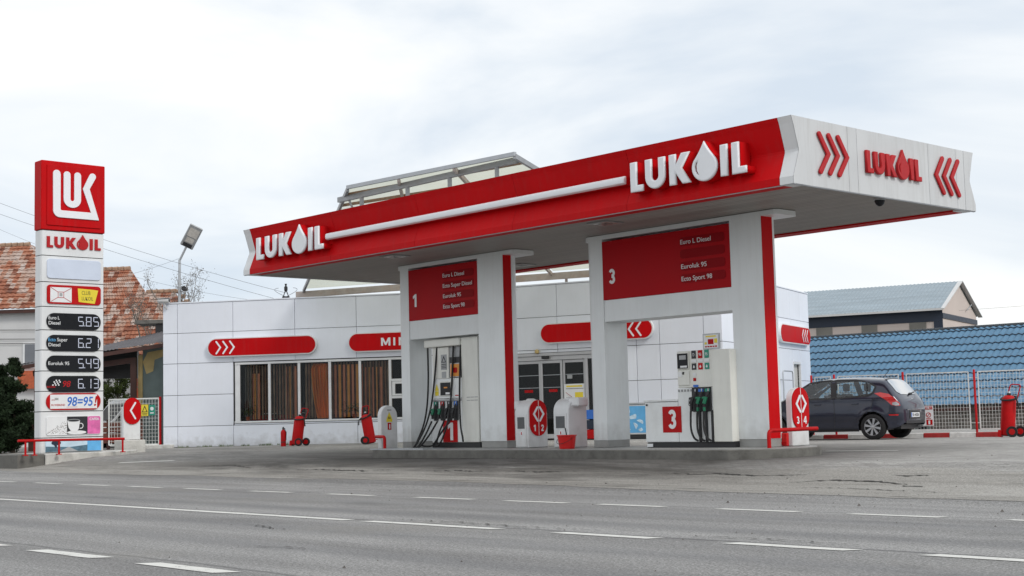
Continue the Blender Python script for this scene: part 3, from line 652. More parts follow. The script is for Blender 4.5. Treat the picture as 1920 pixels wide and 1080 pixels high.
# ================================================================== FUEL PUMPS
def hose(parent, pts, r=.021, name='hose', m=None):
    P = [Vector(p) for p in pts]; out = []
    for i in range(len(P) - 1):
        p0 = P[max(i - 1, 0)]; p1 = P[i]; p2 = P[i + 1]; p3 = P[min(i + 2, len(P) - 1)]
        for k in range(5):
            t = k / 5; out.append(.5 * ((2 * p1) + (p2 - p0) * t + (2 * p0 - 5 * p1 + 4 * p2 - p3) * t * t + (3 * p1 - p0 - 3 * p2 + p3) * t ** 3))
    out.append(P[-1]); mb = MB(); mb.tube(out, r, 7); return mb.build(name, m or M['rubber'], parent, smooth=True)
def nozzle(parent, x, z, col, y=0.0):
    n = MB(); n.box(x - .075, x + .075, y - .03, y, z - .42, z + .02).build('nozzle_holster', M['black'], parent, bevel=.008)
    b = MB(); b.bar((x + .045, y - .055, z - .05), (x + .0, y - .09, z - .17), .03, .035); b.bar((x - .03, y - .10, z - .26), (x - .04, y - .09, z - .38), .045, .045)
    b.bar((x - .06, y - .12, z - .17), (x - .08, y - .11, z - .30), .016, .016); b.bar((x - .075, y - .11, z - .30), (x - .04, y - .09, z - .33), .016, .016)
    g = b.build('nozzle', M['black'], parent, bevel=.006); MB().tube([(x + .04, y - .062, z - .06), (x + .03, y - .045, z + .0)], .011, 6).build('spout', M['galv'], g)
    MB().bar((x + .005, y - .09, z - .15), (x - .035, y - .105, z - .28), .060, .062).bar((x - .02, y - .11, z - .16), (x - .06, y - .125, z - .18), .03, .04).build('grip', col, g, bevel=.01)
    return g
# pump 3
PX = -18.40
p3 = thing('fuel_pump', 'pump 3, wide white fuel dispenser with low left cabinet and three nozzles', 'fuel pump', W(PX, 20.45, .515), YA, 'fuel pumps')
w3 = 2.14
MB().box(.02, w3 - .0, .03, .62, .515, .615).build('plinth', M['black'], p3)
MB().box(0, .83 + .001, 0, .62, .62, 1.38).build('low_cabinet', M['pumpw'], p3, bevel=.012)
MB().box(-.02, .84, -.02, .64, 1.385, 1.425).build('cabinet_lid', M['pumpw'], p3, bevel=.008)
MB().box(.84, 1.69, 0, .62, .62, 1.62).build('lower_body', M['pumpw'], p3, bevel=.01)
MB().box(.84, 1.69, .02, .60, 1.63, 2.32).build('head', M['cream'], p3, bevel=.01)
MB().box(1.70, w3, -.03, .64, .62, 2.31).build('hose_column', M['cream'], p3, bevel=.012)
MB().box(.02, .16, .015, .028, .53, .59).build('rating_plate', M['wprint'], p3)
MB().lathe([(.02, -.02), (.02, .0)], (.06, 0, 1.33), 'Y', 10).build('lock', M['black'], p3)
sq = plate('number_plate', [rect(.45, .915, .80, 1.29)], M['redp'], p3, -.003, .004)
glyph('number', '3', .59, .87, .36, M['wprint'], sq, -.008, .004, .92)
MB().box(.86, 1.14, -.012, .018, 1.98, 2.30).build('screen_bezel', M['cream'], p3, bevel=.004)
d = MB().box(.875, 1.125, -.020, -.0125, 1.995, 2.275).build('display', M['display'], p3)
MB().box(.93, 1.09, -.026, -.021, 2.16, 2.24).build('readout', M['gprint'], d); MB().box(.95, 1.11, -.026, -.021, 2.01, 2.045).build('paper_slot', M['wprint'], d)
MB().box(.86, 1.14, -.004, .018, 1.68, 1.95).build('service_door', M['cream'], p3, bevel=.003)
MB().box(.88, .97, -.012, -.0045, 1.84, 1.93).build('lock_plate', M['wprint'], p3); MB().box(.99, 1.02, -.02, -.0045, 1.88, 1.93).build('keyhole', M['black'], p3)
for i, c_ in enumerate(('ink', 'redp', 'green')):
    x = 1.20 + .155 * i; s1_ = ['D', '98', '95'][i]
    q_ = plate('grade_label', [rect(x, x + .105, 2.17, 2.32)], M[c_], p3, .015, .004); text('grade', s1_, x + .052, 2.215, .055, M['wprint'], q_, .010, .003, align='CENTER', sx=.8)
    plate('grade_label', [rect(x, x + .105, 1.96, 2.08)], M[c_], p3, .015, .004); plate('droplet', [teardrop(x + .033, 1.99, .04, .06)], M['wprint'], p3, .010, .003)
    plate('name_label', [rect(x - .01, x + .115, 2.10, 2.15)], M['wprint'], p3, .015, .003)
plate('safety_sticker', [rect(1.22, 1.29, 1.84, 1.90)], M['wprint'], p3, .015, .003); plate('safety_sticker', [rect(1.223, 1.287, 1.75, 1.81)], M['redp'], p3, .015, .003)
plate('card_sticker', [rect(1.22, 1.34, 1.635, 1.68)], M['blue'], p3, .013, .004)
for k in range(5): MB().box(.86 + .075 * k, .90 + .075 * k, -.01, -.001, 1.56, 1.60).build('vent_slot', M['steel'], p3)
for i in range(3):
    x = 1.28 + .155 * i; nozzle(p3, x, 1.60, M['black'] if i == 0 else M['nozg'], -.002)
    plate('nozzle_label', [rect(x - .06, x + .06, 1.545, 1.60)], M[['ink', 'blue', 'green'][i]], p3, -.034, .003)
for i in range(3):
    x = 1.245 + .155 * i; hose(p3, [(x, -.10, 1.24), (x - .01, -.11, 1.12), (x + .005, -.13, .86), (x + .07, -.13, .70), (x + .145, -.10, .64)], .020)
    MB().tube([(x, -.10, 1.26), (x, -.10, 1.19)], .026, 7).build('swivel', M['nozg'] if i else M['black'], p3)
for i in range(3): MB().box(1.365 + .15 * i, 1.40 + .15 * i, -.05, -.001, .62, 1.2).build('hose_guard', M['black'], p3)
nb_ = thing('notice_frame', 'small silver framed poster standing on top of pump 3', 'notice', W(PX + 1.42, 20.55, 2.32), YA)
MB().box(0, .40, -.01, .015, 2.325, 2.62).build('frame', M['galv'], nb_, bevel=.004)
q_ = plate('sheet', [rect(.03, .37, 2.35, 2.595)], M['wprint'], nb_, -.011, .003)
plate('banner', [rect(.08, .32, 2.555, 2.58)], M['yellow'], q_, -.015, .003); plate('emblem', [rect(.13, .26, 2.42, 2.515)], M['redp'], q_, -.015, .003); plate('yellow_box', [rect(.28, .35, 2.44, 2.52)], M['yellow'], q_, -.015, .003)
plate('yellow_box', [rect(.05, .10, 2.42, 2.46)], M['yellow'], q_, -.015, .003)
for k in range(5): plate('price_dot', [rect(.055 + .06 * k, .10 + .06 * k, 2.365, 2.39)], M['redp'], q_, -.015, .003)
# pump 1: tall dispenser with hose mast
p1 = thing('fuel_pump', 'pump 1, tall white fuel dispenser with overhead hoses and four nozzles', 'fuel pump', W(-25.30, 20.80, .515), YA, 'fuel pumps')
MB().box(.0, 1.66, .02, .50, .515, .63).build('plinth', M['black'], p1)
MB().box(.03, 1.10, 0, .50, .635, 1.62).build('lower_body', M['pumpw'], p1, bevel=.008)
MB().box(.03, 1.10, .01, .49, 1.63, 2.08).build('head', M['pumpw'], p1, bevel=.008)
MB().box(1.11, 1.67, -.01, .51, .635, 2.98).build('side_column', M['cream'], p1, bevel=.01)
MB().box(.05, .62, .03, .42, 2.085, 2.80).build('mast_panel', M['cream'], p1, bevel=.006)
MB().box(1.06, 1.10, .12, .42, 2.085, 2.80).build('mast_post', M['cream'], p1)
MB().box(-.16, 1.10, -.05, .50, 2.81, 2.985).build('mast_cap', M['cream'], p1, bevel=.015)
MB().box(.63, 1.055, .06, .09, 2.40, 2.80).build('mast_mesh', M['gprint'], p1)
MB().box(.63, 1.055, .05, .08, 2.09, 2.56).build('poster_board', M['black'], p1)
q_ = plate('orange_poster', [rect(.66, 1.03, 2.10, 2.42)], M['galv'], p1, .045, .01); plate('poster_print', [rect(.68, 1.01, 2.12, 2.40)], M['orange'], q_, .033, .004)
plate('poster_mark', [rrect(.78, .92, 2.2, 2.32, .03)], M['redp'], q_, .028, .003)
q_ = plate('warning_sheet', [rect(.36, .56, 2.28, 2.63)], M['gprint'], p1, .027, .004); plate('warning_triangle', [[(.375, 2.45), (.545, 2.45), (.46, 2.60)], [(.405, 2.465), (.515, 2.465), (.46, 2.56)]], M['ink'], q_, .022, .003)
for k in range(3): plate('warning_line', [rect(.375, .545, 2.40 - .04 * k, 2.415 - .04 * k)], M['ink'], q_, .022, .003)
plate('code_sheet', [rect(.38, .53, 2.10, 2.24)], M['gprint'], p1, .027, .004)
mb = MB(); mb.box(.30, .78, -.012, .008, 1.68, 2.02); mb.build('screen_panel', M['cream'], p1, bevel=.004)
d = MB().box(.37, .72, -.02, -.0125, 1.70, 1.99).build('display', M['display'], p1); MB().box(.50, .62, -.026, -.021, 1.86, 1.89).build('readout', M['orange'], d); MB().box(.56, .70, -.026, -.021, 1.72, 1.765).build('paper_slot', M['wprint'], d)
plate('fuel_triangle', [rect(.16, .28, 1.70, 1.80), ], M['yellow'], p1, .004, .004); q_ = plate('fuel_triangle', [[(.15, 1.81), (.29, 1.81), (.22, 1.96)]], M['yellow'], p1, .004, .004)
plate('sticker', [rect(.80, .86, 1.84, 1.92)], M['wprint'], p1, .004, .003); plate('red_sticker', [rect(.86, .98, 1.68, 1.70)], M['redp'], p1, .004, .003)
MB().box(.06, 1.08, -.01, -.001, 1.56, 1.61).build('vent_strip', M['steel'], p1)
for i in range(4):
    x = .20 + .235 * i; nozzle(p1, x, 1.55, [M['nozg'], M['nozg'], M['black'], M['black']][i], -.002)
    plate('nozzle_label', [rrect(x - .05, x + .06, 1.46, 1.56, .02)], M[['green', 'redp', 'ink', 'blue'][i]], p1, -.034, .003)
sq = plate('number_plate', [rect(.42, .93, .64, 1.13)], M['redp'], p1, -.003, .004)
glyph('number', '1', .60, .68, .40, M['wprint'], sq, -.008, .004)
hose(p1, [(-.08, .0, 2.82), (-.08, .0, 2.1), (-.09, -.04, 1.5), (-.13, -.12, 1.05), (-.20, -.27, .66), (-.19, -.34, .55), (-.08, -.33, .56), (.05, -.22, .82), (.16, -.12, 1.12)])
hose(p1, [(.22, .03, 2.82), (.17, -.02, 2.1), (.10, -.07, 1.5), (-.01, -.16, 1.02), (-.15, -.30, .64), (-.16, -.40, .535), (.02, -.36, .56), (.22, -.24, .82), (.37, -.12, 1.12)])
hose(p1, [(.80, .03, 2.82), (.78, -.01, 2.1), (.76, -.06, 1.5), (.72, -.13, 1.05), (.62, -.20, .72), (.50, -.22, .57), (.42, -.20, .62), (.46, -.16, .85), (.60, -.12, 1.12)])
hose(p1, [(-.02, -.30, .60), (.1, -.30, .56), (.32, -.24, .58), (.52, -.2, .80), (.80, -.12, 1.12)])
hose(p1, [(.90, .1, 2.82), (.90, .08, 2.45), (.89, .1, 2.1)]); hose(p1, [(1.09, .0, 2.82), (1.10, -.05, 2.2), (1.13, -.10, 1.5), (1.22, -.16, 1.0), (1.30, -.18, .75), (1.22, -.1, .66)])
for k in range(3):
    for z in (1.56, 1.63): MB().box(1.28 + .13 * k, 1.39 + .13 * k, -.018, -.0105, z, z + .012).build('vent_slot', M['steel'], p1)
st = MB().box(-.60, 1.30, -1.32, -.70, .512, .535).build('base_sheet', M['galv'], p1)

# ================================================================== ISLAND KIOSKS, PYLONS, BUCKET
def arch(y0, y1, z0, z1, n=12):
    r = (y1 - y0) / 2; return [(y0, z0), (y1, z0)] + arc((y0 + y1) / 2, z1 - r, r, 0, 180, n)
def kiosk(a0, a1, n0, n1, zt, label, disc, num, towel):
    t = thing('service_kiosk', label, 'service box', W(a0, n0, .515), YA, 'white service boxes on the pump island'); w, d = a1 - a0, n1 - n0
    z0 = .52
    mb = MB(); mb.prism(arch(0, d, z0, zt), 0, w, 'YZ'); mb.build('housing', M['white'], t, bevel=.012, smooth=35)
    dr = MB().box(.05, w - .05, -.012, .01, z0 + .02, zt - .30).build('hatch_door', M['white'], t, bevel=.004)
    MB().box(.09, w - .10, -.02, -.0125, zt - .60, zt - .36).build('recess', M['recess'], dr)
    o = plate('round_sticker', [arc(w / 2, zt - .70, .045, 0, 350, 16)], M['wprint'], dr, -.013, .003); plate('sticker_mark', [rect(w / 2 - .01, w / 2 + .015, zt - .73, zt - .67)], M['redp'], dr, -.017, .003)
    MB().lathe([(.10, zt - .02), (.10, zt + .01), (.06, zt + .03)], (w * .5, d / 2, 0), 'Z', 14).build('lid', M['white'], t, smooth=True)
    if towel:
        tb = MB(); tb.box(w - .10, w + .18, .10, .42, zt - .17, zt + .015); tb.build('towel_box', M['white'], t, bevel=.03)
    if disc:
        turned(w); disc_sign(t, d, z0, zt, num); unturned()
        MB().box(-.14, .0, .1, .40, zt - .2, zt - .01).build('towel_box', M['white'], t, bevel=.02)
    return t
def disc_sign(f, d, z0, zt, num):
    c = d / 2
    o = plate('disc_board', [rrect(c - .245, c + .245, zt - .76, zt - .005, .245, 12)], M['red'], f, -.002, .022, .004)
    plate('divider', [rect(c - .006, c + .006, zt - .75, zt - .015)], M['wprint'], o, -.026, .003)
    plate('arrow', [stroke([(c - .035, zt - .16), (c - .14, zt - .30), (c - .035, zt - .44)], .045)], M['letter'], o, -.027, .008)
    plate('arrow', [stroke([(c + .035, zt - .16), (c + .14, zt - .30), (c + .035, zt - .44)], .045)], M['letter'], o, -.027, .008)
    glyph('number', num[0], c - .15, zt - .66, .135, M['wprint'], o, -.026, .003, .95); glyph('number', num[1], c + .06, zt - .66, .135, M['wprint'], o, -.026, .003, .95)
kiosk(-22.11, -21.71, 20.47, 21.04, 1.52, 'white rounded service box with red oval board numbered 1 and 2', True, ('1', '2'), False)
kiosk(-20.89, -20.45, 20.41, 20.95, 1.52, 'white rounded service box with paper towel holder, behind the red bucket', False, None, True)
def pylon(a, n0, n1, zt, th, label):
    t = thing('island_pylon', label, 'marker post', W(a - th, n0, .515), YA, 'white rounded slabs at the island ends')
    mb = MB(); mb.prism(arch(0, n1 - n0, .52, zt), 0, th, 'YZ'); mb.build('slab', M['white'], t, bevel=.015, smooth=35)
    turned(th); return t, t
t, f = pylon(-15.38, 21.02, 21.52, 1.57, .13, 'white rounded slab with red oval board numbered 3 and 4 at right island end'); disc_sign(f, .50, .52, 1.575, ('3', '4')); unturned()
t, f = pylon(-26.02, 19.90, 20.38, 1.51, .14, 'white rounded slab with yellow warning triangle at left island end')
q_ = plate('yellow_label', [rect(.155, .325, 1.13, 1.19)], M['yellow'], f, -.002, .003); q_ = plate('yellow_triangle', [[(.155, 1.19), (.325, 1.19), (.24, 1.36)]], M['yellow'], f, -.002, .003)
text('mark', 'Ex', .24, 1.20, .05, M['ink'], q_, -.006, .002, align='CENTER', bold=.02); q_ = plate('red_label', [rect(.19, .295, .95, 1.11)], M['redp'], f, -.002, .003); plate('bottle_mark', [rrect(.23, .26, .97, 1.08, .015)], M['wprint'], q_, -.006, .003)
plate('slot', [rect(.18, .30, 1.395, 1.41)], M['ink'], f, -.002, .003); unturned()
# red guard rails
def rail(name, label, pts, r, loc, yaw, group=None, legs=()):
    t = thing(name, label, 'guard rail', loc, yaw, group)
    mb = MB(); mb.tube(pts, r, 10); mb.build('rail', M['redp'], t, smooth=True)
    for q in legs:
        mb = MB(); mb.tube([(q[0], q[1], q[2]), (q[0], q[1], q[3])], r * .8, 8); mb.box(q[0] - .06, q[0] + .06, q[1] - .06, q[1] + .06, q[2] - .02, q[2] + .005); mb.build('leg', M['redp'], t, smooth=40)
    return t
def bend(pts, r=.08):
    out = []; P = [Vector(p) for p in pts]
    out.append(P[0])
    for i in range(1, len(P) - 1):
        a = (P[i - 1] - P[i]).normalized(); b = (P[i + 1] - P[i]).normalized()
        for k in range(5):
            t = k / 4; s0 = P[i] + a * r; s1 = P[i] + b * r; out.append((1 - t) ** 2 * s0 + 2 * t * (1 - t) * P[i] + t * t * s1)
    out.append(P[-1]); return out
rail('guard_rail', 'bent red tube rail in front of the pylon numbered 3 and 4', bend([(0, 0, .52), (0, 0, .82), (.22, .85, .83), (.24, 1.08, .83)]), .036, W(-15.10, 19.95, .515), YA, 'red tube rails at the island ends')
rail('guard_rail', 'short bent red tube rail in front of the warning triangle pylon', bend([(0, 0, .52), (0, 0, .80), (-.20, .04, .80), (-.46, .10, .80)]), .036, W(-25.66, 19.72, .515), YA, 'red tube rails at the island ends')
bk = thing('bucket', 'red plastic bucket with a squeegee handle on the island edge', 'bucket', W(-19.90, 19.80, .515), YA)
MB().lathe([(.15, .52), (.185, .765), (.20, .77), (.20, .79), (.19, .79), (.145, .56), (.0, .56)], (0, 0, 0), 'Z', 24).build('body', M['bucket'], bk, smooth=50)
mb = MB(); mb.tube([(-.19 * math.cos(t), -.19 * math.sin(t) * .99 - .02, .74 - .12 * math.sin(t)) for t in [math.pi * k / 12 for k in range(13)]], .005, 5); mb.build('wire_handle', M['black'], bk)
MB().tube([(.02, .02, .60), (-.07, .03, .93)], .012, 7).build('squeegee_handle', M['black'], bk)
rb = thing('box', 'bright red box standing between right pillar and numbered pylon', 'box', W(-15.60, 20.97, .515), YA)
MB().box(0, .13, .0, .17, .52, .76).build('body', M['bucket'], rb, bevel=.015); MB().box(.01, .12, -.012, -.002, .55, .6).build('lid_strip', M['redp'], rb)

# ================================================================== PRICE TOTEM (faces the traffic: its broad face looks along +a)
YT = YA + R(90)
TN0, TW = 17.86, 1.98
tot = thing('price_totem', 'tall white price totem with red emblem block on top beside the road', 'price sign', W(-39.5, TN0, .44), YT)
TD = .44
RW = [.47, .91, 1.67, 2.26, 2.85, 3.46, 4.05, 4.735, 5.46, 6.24, 6.985]
for i in range(len(RW) - 1):
    mb = MB(); mb.prism([(.03, 0), (TW - .03, 0), (TW, .05), (TW, TD - .05), (TW - .03, TD), (.03, TD), (0, TD - .05), (0, .05)], RW[i] + .012, RW[i + 1] - .012, 'XY')
    mb.build('box_section', M['white'], tot)
MB().box(.03, TW - .03, .03, TD - .03, .45, 7.0).build('core', M['gap'], tot)
MB().box(-.015, TW + .015, -.02, TD + .02, 7.0, 9.06).build('emblem_block', M['red'], tot, bevel=.02)
eb = plate('emblem_panel', [rrect(.15, TW - .13, 7.14, 8.94, .02)], M['red'], tot, -.022, .03, .006)
ux, uz, uk = .325, 7.38, .347
xf = lambda x, z: (ux + x * uk, uz + z * uk * .94)
K = [(0, .62)] + arc(.62, .62, .62, 180, 270, 8) + [(4.17, 0), (3.30, 2.84), (3.86, 3.90)] + arc(3.57, 4.02, .31, -30, 150, 8)[1:-1] + [(3.27, 4.10), (2.67, 2.82), (3.44, .66), (.80, .66)] + arc(.80, .80, .14, 270, 180, 5)[1:] + [(.66, 3.98)] + arc(.31, 4.0, .33, 0, 180, 10)
plate('emblem_letter', [K], M['letter'], eb, -.053, .035, .008, xf=xf)
U = [(.93, 3.95), (.93, 1.75)] + arc(1.72, 1.75, .79, 180, 360, 14)[1:] + [(2.51, 3.95)] + arc(2.20, 3.97, .31, 0, 180, 8) + [(1.89, 1.75)] + arc(1.72, 1.75, .17, 360, 180, 8) + [(1.55, 3.95)] + arc(1.24, 3.97, .31, 0, 180, 8)
plate('emblem_letter', [U], M['letter'], eb, -.053, .035, .008, xf=xf)
logo(tot, .16, 6.475, 1.70, M['redletter'], -.004, .03, .006, True, h=.335)
for dy in (0,):
    plate('blank_panel', [rrect(.17, 1.86, 5.57, 6.15, .1)], mat('pale_blue_panel', (.60, .66, .78), .4, var=.05, scale=2), tot, -.004, .03, .006)
cl = plate('club_panel', [rrect(.17, 1.86, 4.82, 5.38, .1)], M['redp'], tot, -.004, .03, .006)
plate('envelope', [rect(.27, .93, 4.87, 5.31)], M['wprint'], cl, -.035, .003)
for l in ([(.28, 5.30), (.50, 5.17)], [(.92, 5.30), (.69, 5.17)], [(.28, 4.88), (.50, 5.01)], [(.92, 4.88), (.69, 5.01)]): plate('fold_line', [stroke(l, .014, False)], M['redp'], cl, -.039, .003)
plate('seal', [rect(.50, .69, 5.0, 5.18), rect(.515, .675, 5.015, 5.165)], M['redp'], cl, -.039, .003); plate('seal_mark', [rect(.55, .64, 5.05, 5.14)], M['gprint'], cl, -.039, .003)
y_ = plate('yellow_flag', [[(1.12, 5.30), (1.60, 5.28), (1.77, 5.26), (1.66, 4.86), (1.15, 4.90)]], M['yellow'], cl, -.035, .003)
text('flag_word', 'CLUB', 1.24, 5.12, .115, M['ink'], cl, -.039, .003, bold=-.012, width=.27); text('flag_word', 'LUKOIL', 1.24, 4.95, .115, M['ink'], cl, -.039, .003, bold=-.012, width=.36)
SEG = {'0': 'abcdef', '1': 'bc', '2': 'abged', '3': 'abgcd', '4': 'fgbc', '5': 'afgcd', '6': 'afgecd', '8': 'abcdefg', '9': 'abcdfg', 'i': 'bc'}
led = mat('white_segment', (.66, .70, .84), .4, var=.12, scale=30)
def digit(parent, ch, x, z, w, h, y):
    t = .021; s = {'a': rect(x + t + .004, x + w - t - .004, z + h - t, z + h), 'd': rect(x + t + .004, x + w - t - .004, z, z + t), 'g': rect(x + t + .004, x + w - t - .004, z + h / 2 - t / 2, z + h / 2 + t / 2),
         'f': rect(x, x + t, z + h / 2 + .006, z + h), 'b': rect(x + w - t, x + w, z + h / 2 + .006, z + h), 'e': rect(x, x + t, z, z + h / 2 - .006), 'c': rect(x + w - t, x + w, z, z + h / 2 - .006)}
    plate('digit', [s[c] for c in SEG[ch]], led, parent, y, .003)
for z0, z1, lab, pr in ((4.12, 4.60, ('Euro L', 'Diesel'), '5.85'), (3.50, 3.98, ('Ecto Super', 'Diesel'), '6.21'), (2.895, 3.375, ('Euroluk 95',), '5.49'), (2.30, 2.78, None, '6.13')):
    z0 -= .07; z1 -= .07 
    if lab and lab[0] == 'Euro L': z0 += .02; z1 += .02
    b_ = plate('price_display', [rrect(.16, 1.86, z0, z1, .24, 10)], M['display'], tot, -.004, .03, .005)
    zc = (z0 + z1) / 2
    if lab and len(lab) == 2:
        if lab[0].startswith('Ecto'):
            text('fuel_name', 'Ecto', .21, zc + .05, .10, M['lblue'], b_, -.035, .003, bold=.004, width=.22); text('fuel_name', 'Super', .48, zc + .05, .10, M['wprint'], b_, -.035, .003, bold=.004, width=.32)
        else: text('fuel_name', lab[0], .21, zc + .05, .10, M['wprint'], b_, -.035, .003, bold=.004, width=.34)
        text('fuel_name', lab[1], .21, zc - .10, .10, M['wprint'], b_, -.035, .003, bold=.004, width=.36)
    elif lab: text('fuel_name', lab[0], .21, zc - .04, .10, M['wprint'], b_, -.035, .003, bold=.004, width=.64)
    else:
        text('fuel_name', 'ecto', .17, zc - .11, .08, M['redletter'], b_, -.035, .003, bold=.01, width=.26); text('fuel_name', '98', .64, zc - .08, .17, M['redletter'], b_, -.035, .003, bold=.015, width=.24, shear=.2)
        sq_ = [rect(.34 + .045 * i + .02 * j, .38 + .045 * i + .02 * j, zc - .05 + .045 * j, zc - .01 + .045 * j) for i in range(5) for j in range(4) if (i + j) % 2 == 0]
        plate('chequered_flag', sq_, M['wprint'], b_, -.035, .003)
    X_ = [1.14, 1.385, 1.62]; dg = pr.replace('.', '')
    if pr == '6.21':
        digit(b_, '6', X_[0], zc - .13, .17, .28, -.035); digit(b_, '2', X_[1], zc - .13, .17, .28, -.035); digit(b_, '1', X_[2], zc - .13, .17, .28, -.035)
    else:
        for k in range(3): digit(b_, dg[k], X_[k], zc - .13, .17, .28, -.035)
    plate('decimal_point', [rect(1.335, 1.36, zc - .13, zc - .105)], led, b_, -.035, .003)
wk = plate('weekend_panel', [rrect(.16, 1.86, 1.71, 2.20, .24, 10)], M['redp'], tot, -.004, .03, .005)
plate('white_field', [rect(.28, 1.74, 1.75, 2.16)], M['wprint'], wk, -.035, .003)
text('slogan', '98=95', .78, 1.83, .26, M['blue'], wk, -.039, .003, bold=.018, width=.80, shear=.15); text('slogan', '!', 1.615, 1.83, .28, M['redp'], wk, -.039, .003, bold=.018, shear=.2)
text('slogan', 'IN WEEKEND', .31, 1.83, .055, M['redletter'], wk, -.039, .003, bold=.012, width=.42); plate('underline', [rect(.78, 1.12, 1.79, 1.797)], M['redp'], wk, -.039, .003)
text('slogan', 'ecto', .32, 1.99, .045, M['redletter'], wk, -.039, .003, width=.10); plate('chequered_flag', [rect(.42 + .022 * i, .44 + .022 * i, 2.0 + .022 * j, 2.02 + .022 * j) for i in range(5) for j in range(3) if (i + j) % 2 == 0], M['ink'], wk, -.039, .003)
# coffee picture
cp = plate('coffee_picture', [rrect(.17, 1.86, .98, 1.53, .07)], M['wprint'], tot, -.004, .03, .005)
plate('dark_backdrop', [rect(.80, 1.44, .995, 1.515)], M['ink'], cp, -.035, .003); plate('pink_field', [rrect(1.44, 1.845, .995, 1.515, .05)], M['pink'], cp, -.036, .003)
text('picture_word', 'CAFEA', 1.50, 1.40, .07, M['wprint'], cp, -.040, .003, bold=.02, width=.30)
bn = []; rb_ = random.Random(5)
for k in range(150):
    x = rb_.uniform(.20, .86); z = 1.02 + rb_.uniform(0, max(.06, .38 * (1 - abs(x - .72) / .55))); r = rb_.uniform(.010, .017)
    if any((x - q[0]) ** 2 + (z - q[1]) ** 2 < .0011 for q in bn): continue
    bn.append((x, z, r))
plate('coffee_beans', [arc(x, z, r, 0, 300, 5, ry=r * .65) for x, z, r in bn], mat('bean_print', (.09, .065, .05), .6), cp, -.040, .003)
plate('saucer', [arc(1.10, 1.05, .30, 0, 352, 24, ry=.055)], M['wprint'], cp, -.041, .003)
plate('cup', [[(.80, 1.40), (.84, 1.20), (.93, 1.07), (1.08, 1.06), (1.16, 1.15), (1.20, 1.40)]], M['wprint'], cp, -.046, .003)
plate('cup_handle', [stroke(arc(1.22, 1.24, .075, 120, -110, 10), .022)], M['wprint'], cp, -.046, .003)
plate('cup_rim', [arc(1.0, 1.40, .20, 0, 352, 20, ry=.04)], M['gprint'], cp, -.050, .003); plate('coffee', [arc(1.0, 1.398, .165, 0, 352, 20, ry=.026)], M['ink'], cp, -.054, .003)
ls = plate('road_picture', [rect(.15, 1.88, .50, .86)], mat('pale_sky_print', (.50, .64, .74), .5, var=.15, scale=3), tot, -.004, .025, .003)
plate('blue_field', [rect(1.44, 1.875, .505, .855)], M['lblue'], ls, -.030, .003); plate('far_field', [[(.155, .505), (1.44, .505), (1.44, .68), (.9, .63), (.155, .66)]], mat('slate_print', (.07, .14, .19), .6, var=.4, scale=6), ls, -.031, .003)
plate('road_print', [[(.55, .505), (1.15, .505), (.87, .63), (.84, .63)]], M['gprint'], ls, -.035, .003)
plate('tree_print', [arc(.47, .76, .15, 0, 350, 10, ry=.07), rect(.455, .485, .62, .70)], M['navy'], ls, -.035, .003)

# plinth wall and rail under the totem
pw = thing('plinth_wall', 'whitewashed concrete kerb wall under the price totem', 'low wall', W(-39.2, 17.1, gz(17.5)), YT)
pl_ = []
mb = MB(); mb.prism([(-.35, 1.25), (-.42, .2), (-.35, -.72), (.4, -.78), (.42, 1.3)], .05, .475, 'XY'); mb.build('grey_end_block', M['concrete'], pw, bevel=.02)
mb = MB(); mb.prism([(.43, -.78), (1.4, -.80), (2.5, -.62), (3.4, .05), (4.15, .9), (4.1, 1.35), (.43, 1.3)], .05, .47, 'XY'); mb.build('white_wall', M['wconc'], pw, bevel=.02)
rail('guard_rail', 'long straight red tube rail in front of the price totem', [(-.20, 0, .86), (3.0, .0, .83)], .038, W(-38.25, 16.85, .46), YT, None, legs=((.02, 0, .46, .85), (.28, .0, .46, .85), (1.0, 0, .46, .84), (2.95, .0, .46, .83)))
# arrow pylon on its block
ap = thing('arrow_pylon', 'white pillar with red oval arrow board on a whitewashed block', 'marker post', W(-40.9, 21.15, gz(21.3)), YT)
MB().box(-.06, .76, -.10, .40, .3, .76).build('block', M['wconc'], ap, bevel=.02)
mb = MB(); mb.box(.05, .62, 0, .16, .77, 1.80); mb.build('pillar', M['white'], ap, bevel=.01)
ob = plate('oval_board', [rrect(.05, .63, 1.25, 2.08, .29, 12)], M['red'], ap, -.004, .035, .005)
plate('arrow', [stroke([(.43, 1.92), (.27, 1.68), (.43, 1.43)], .055)], M['letter'], ob, -.040, .012)

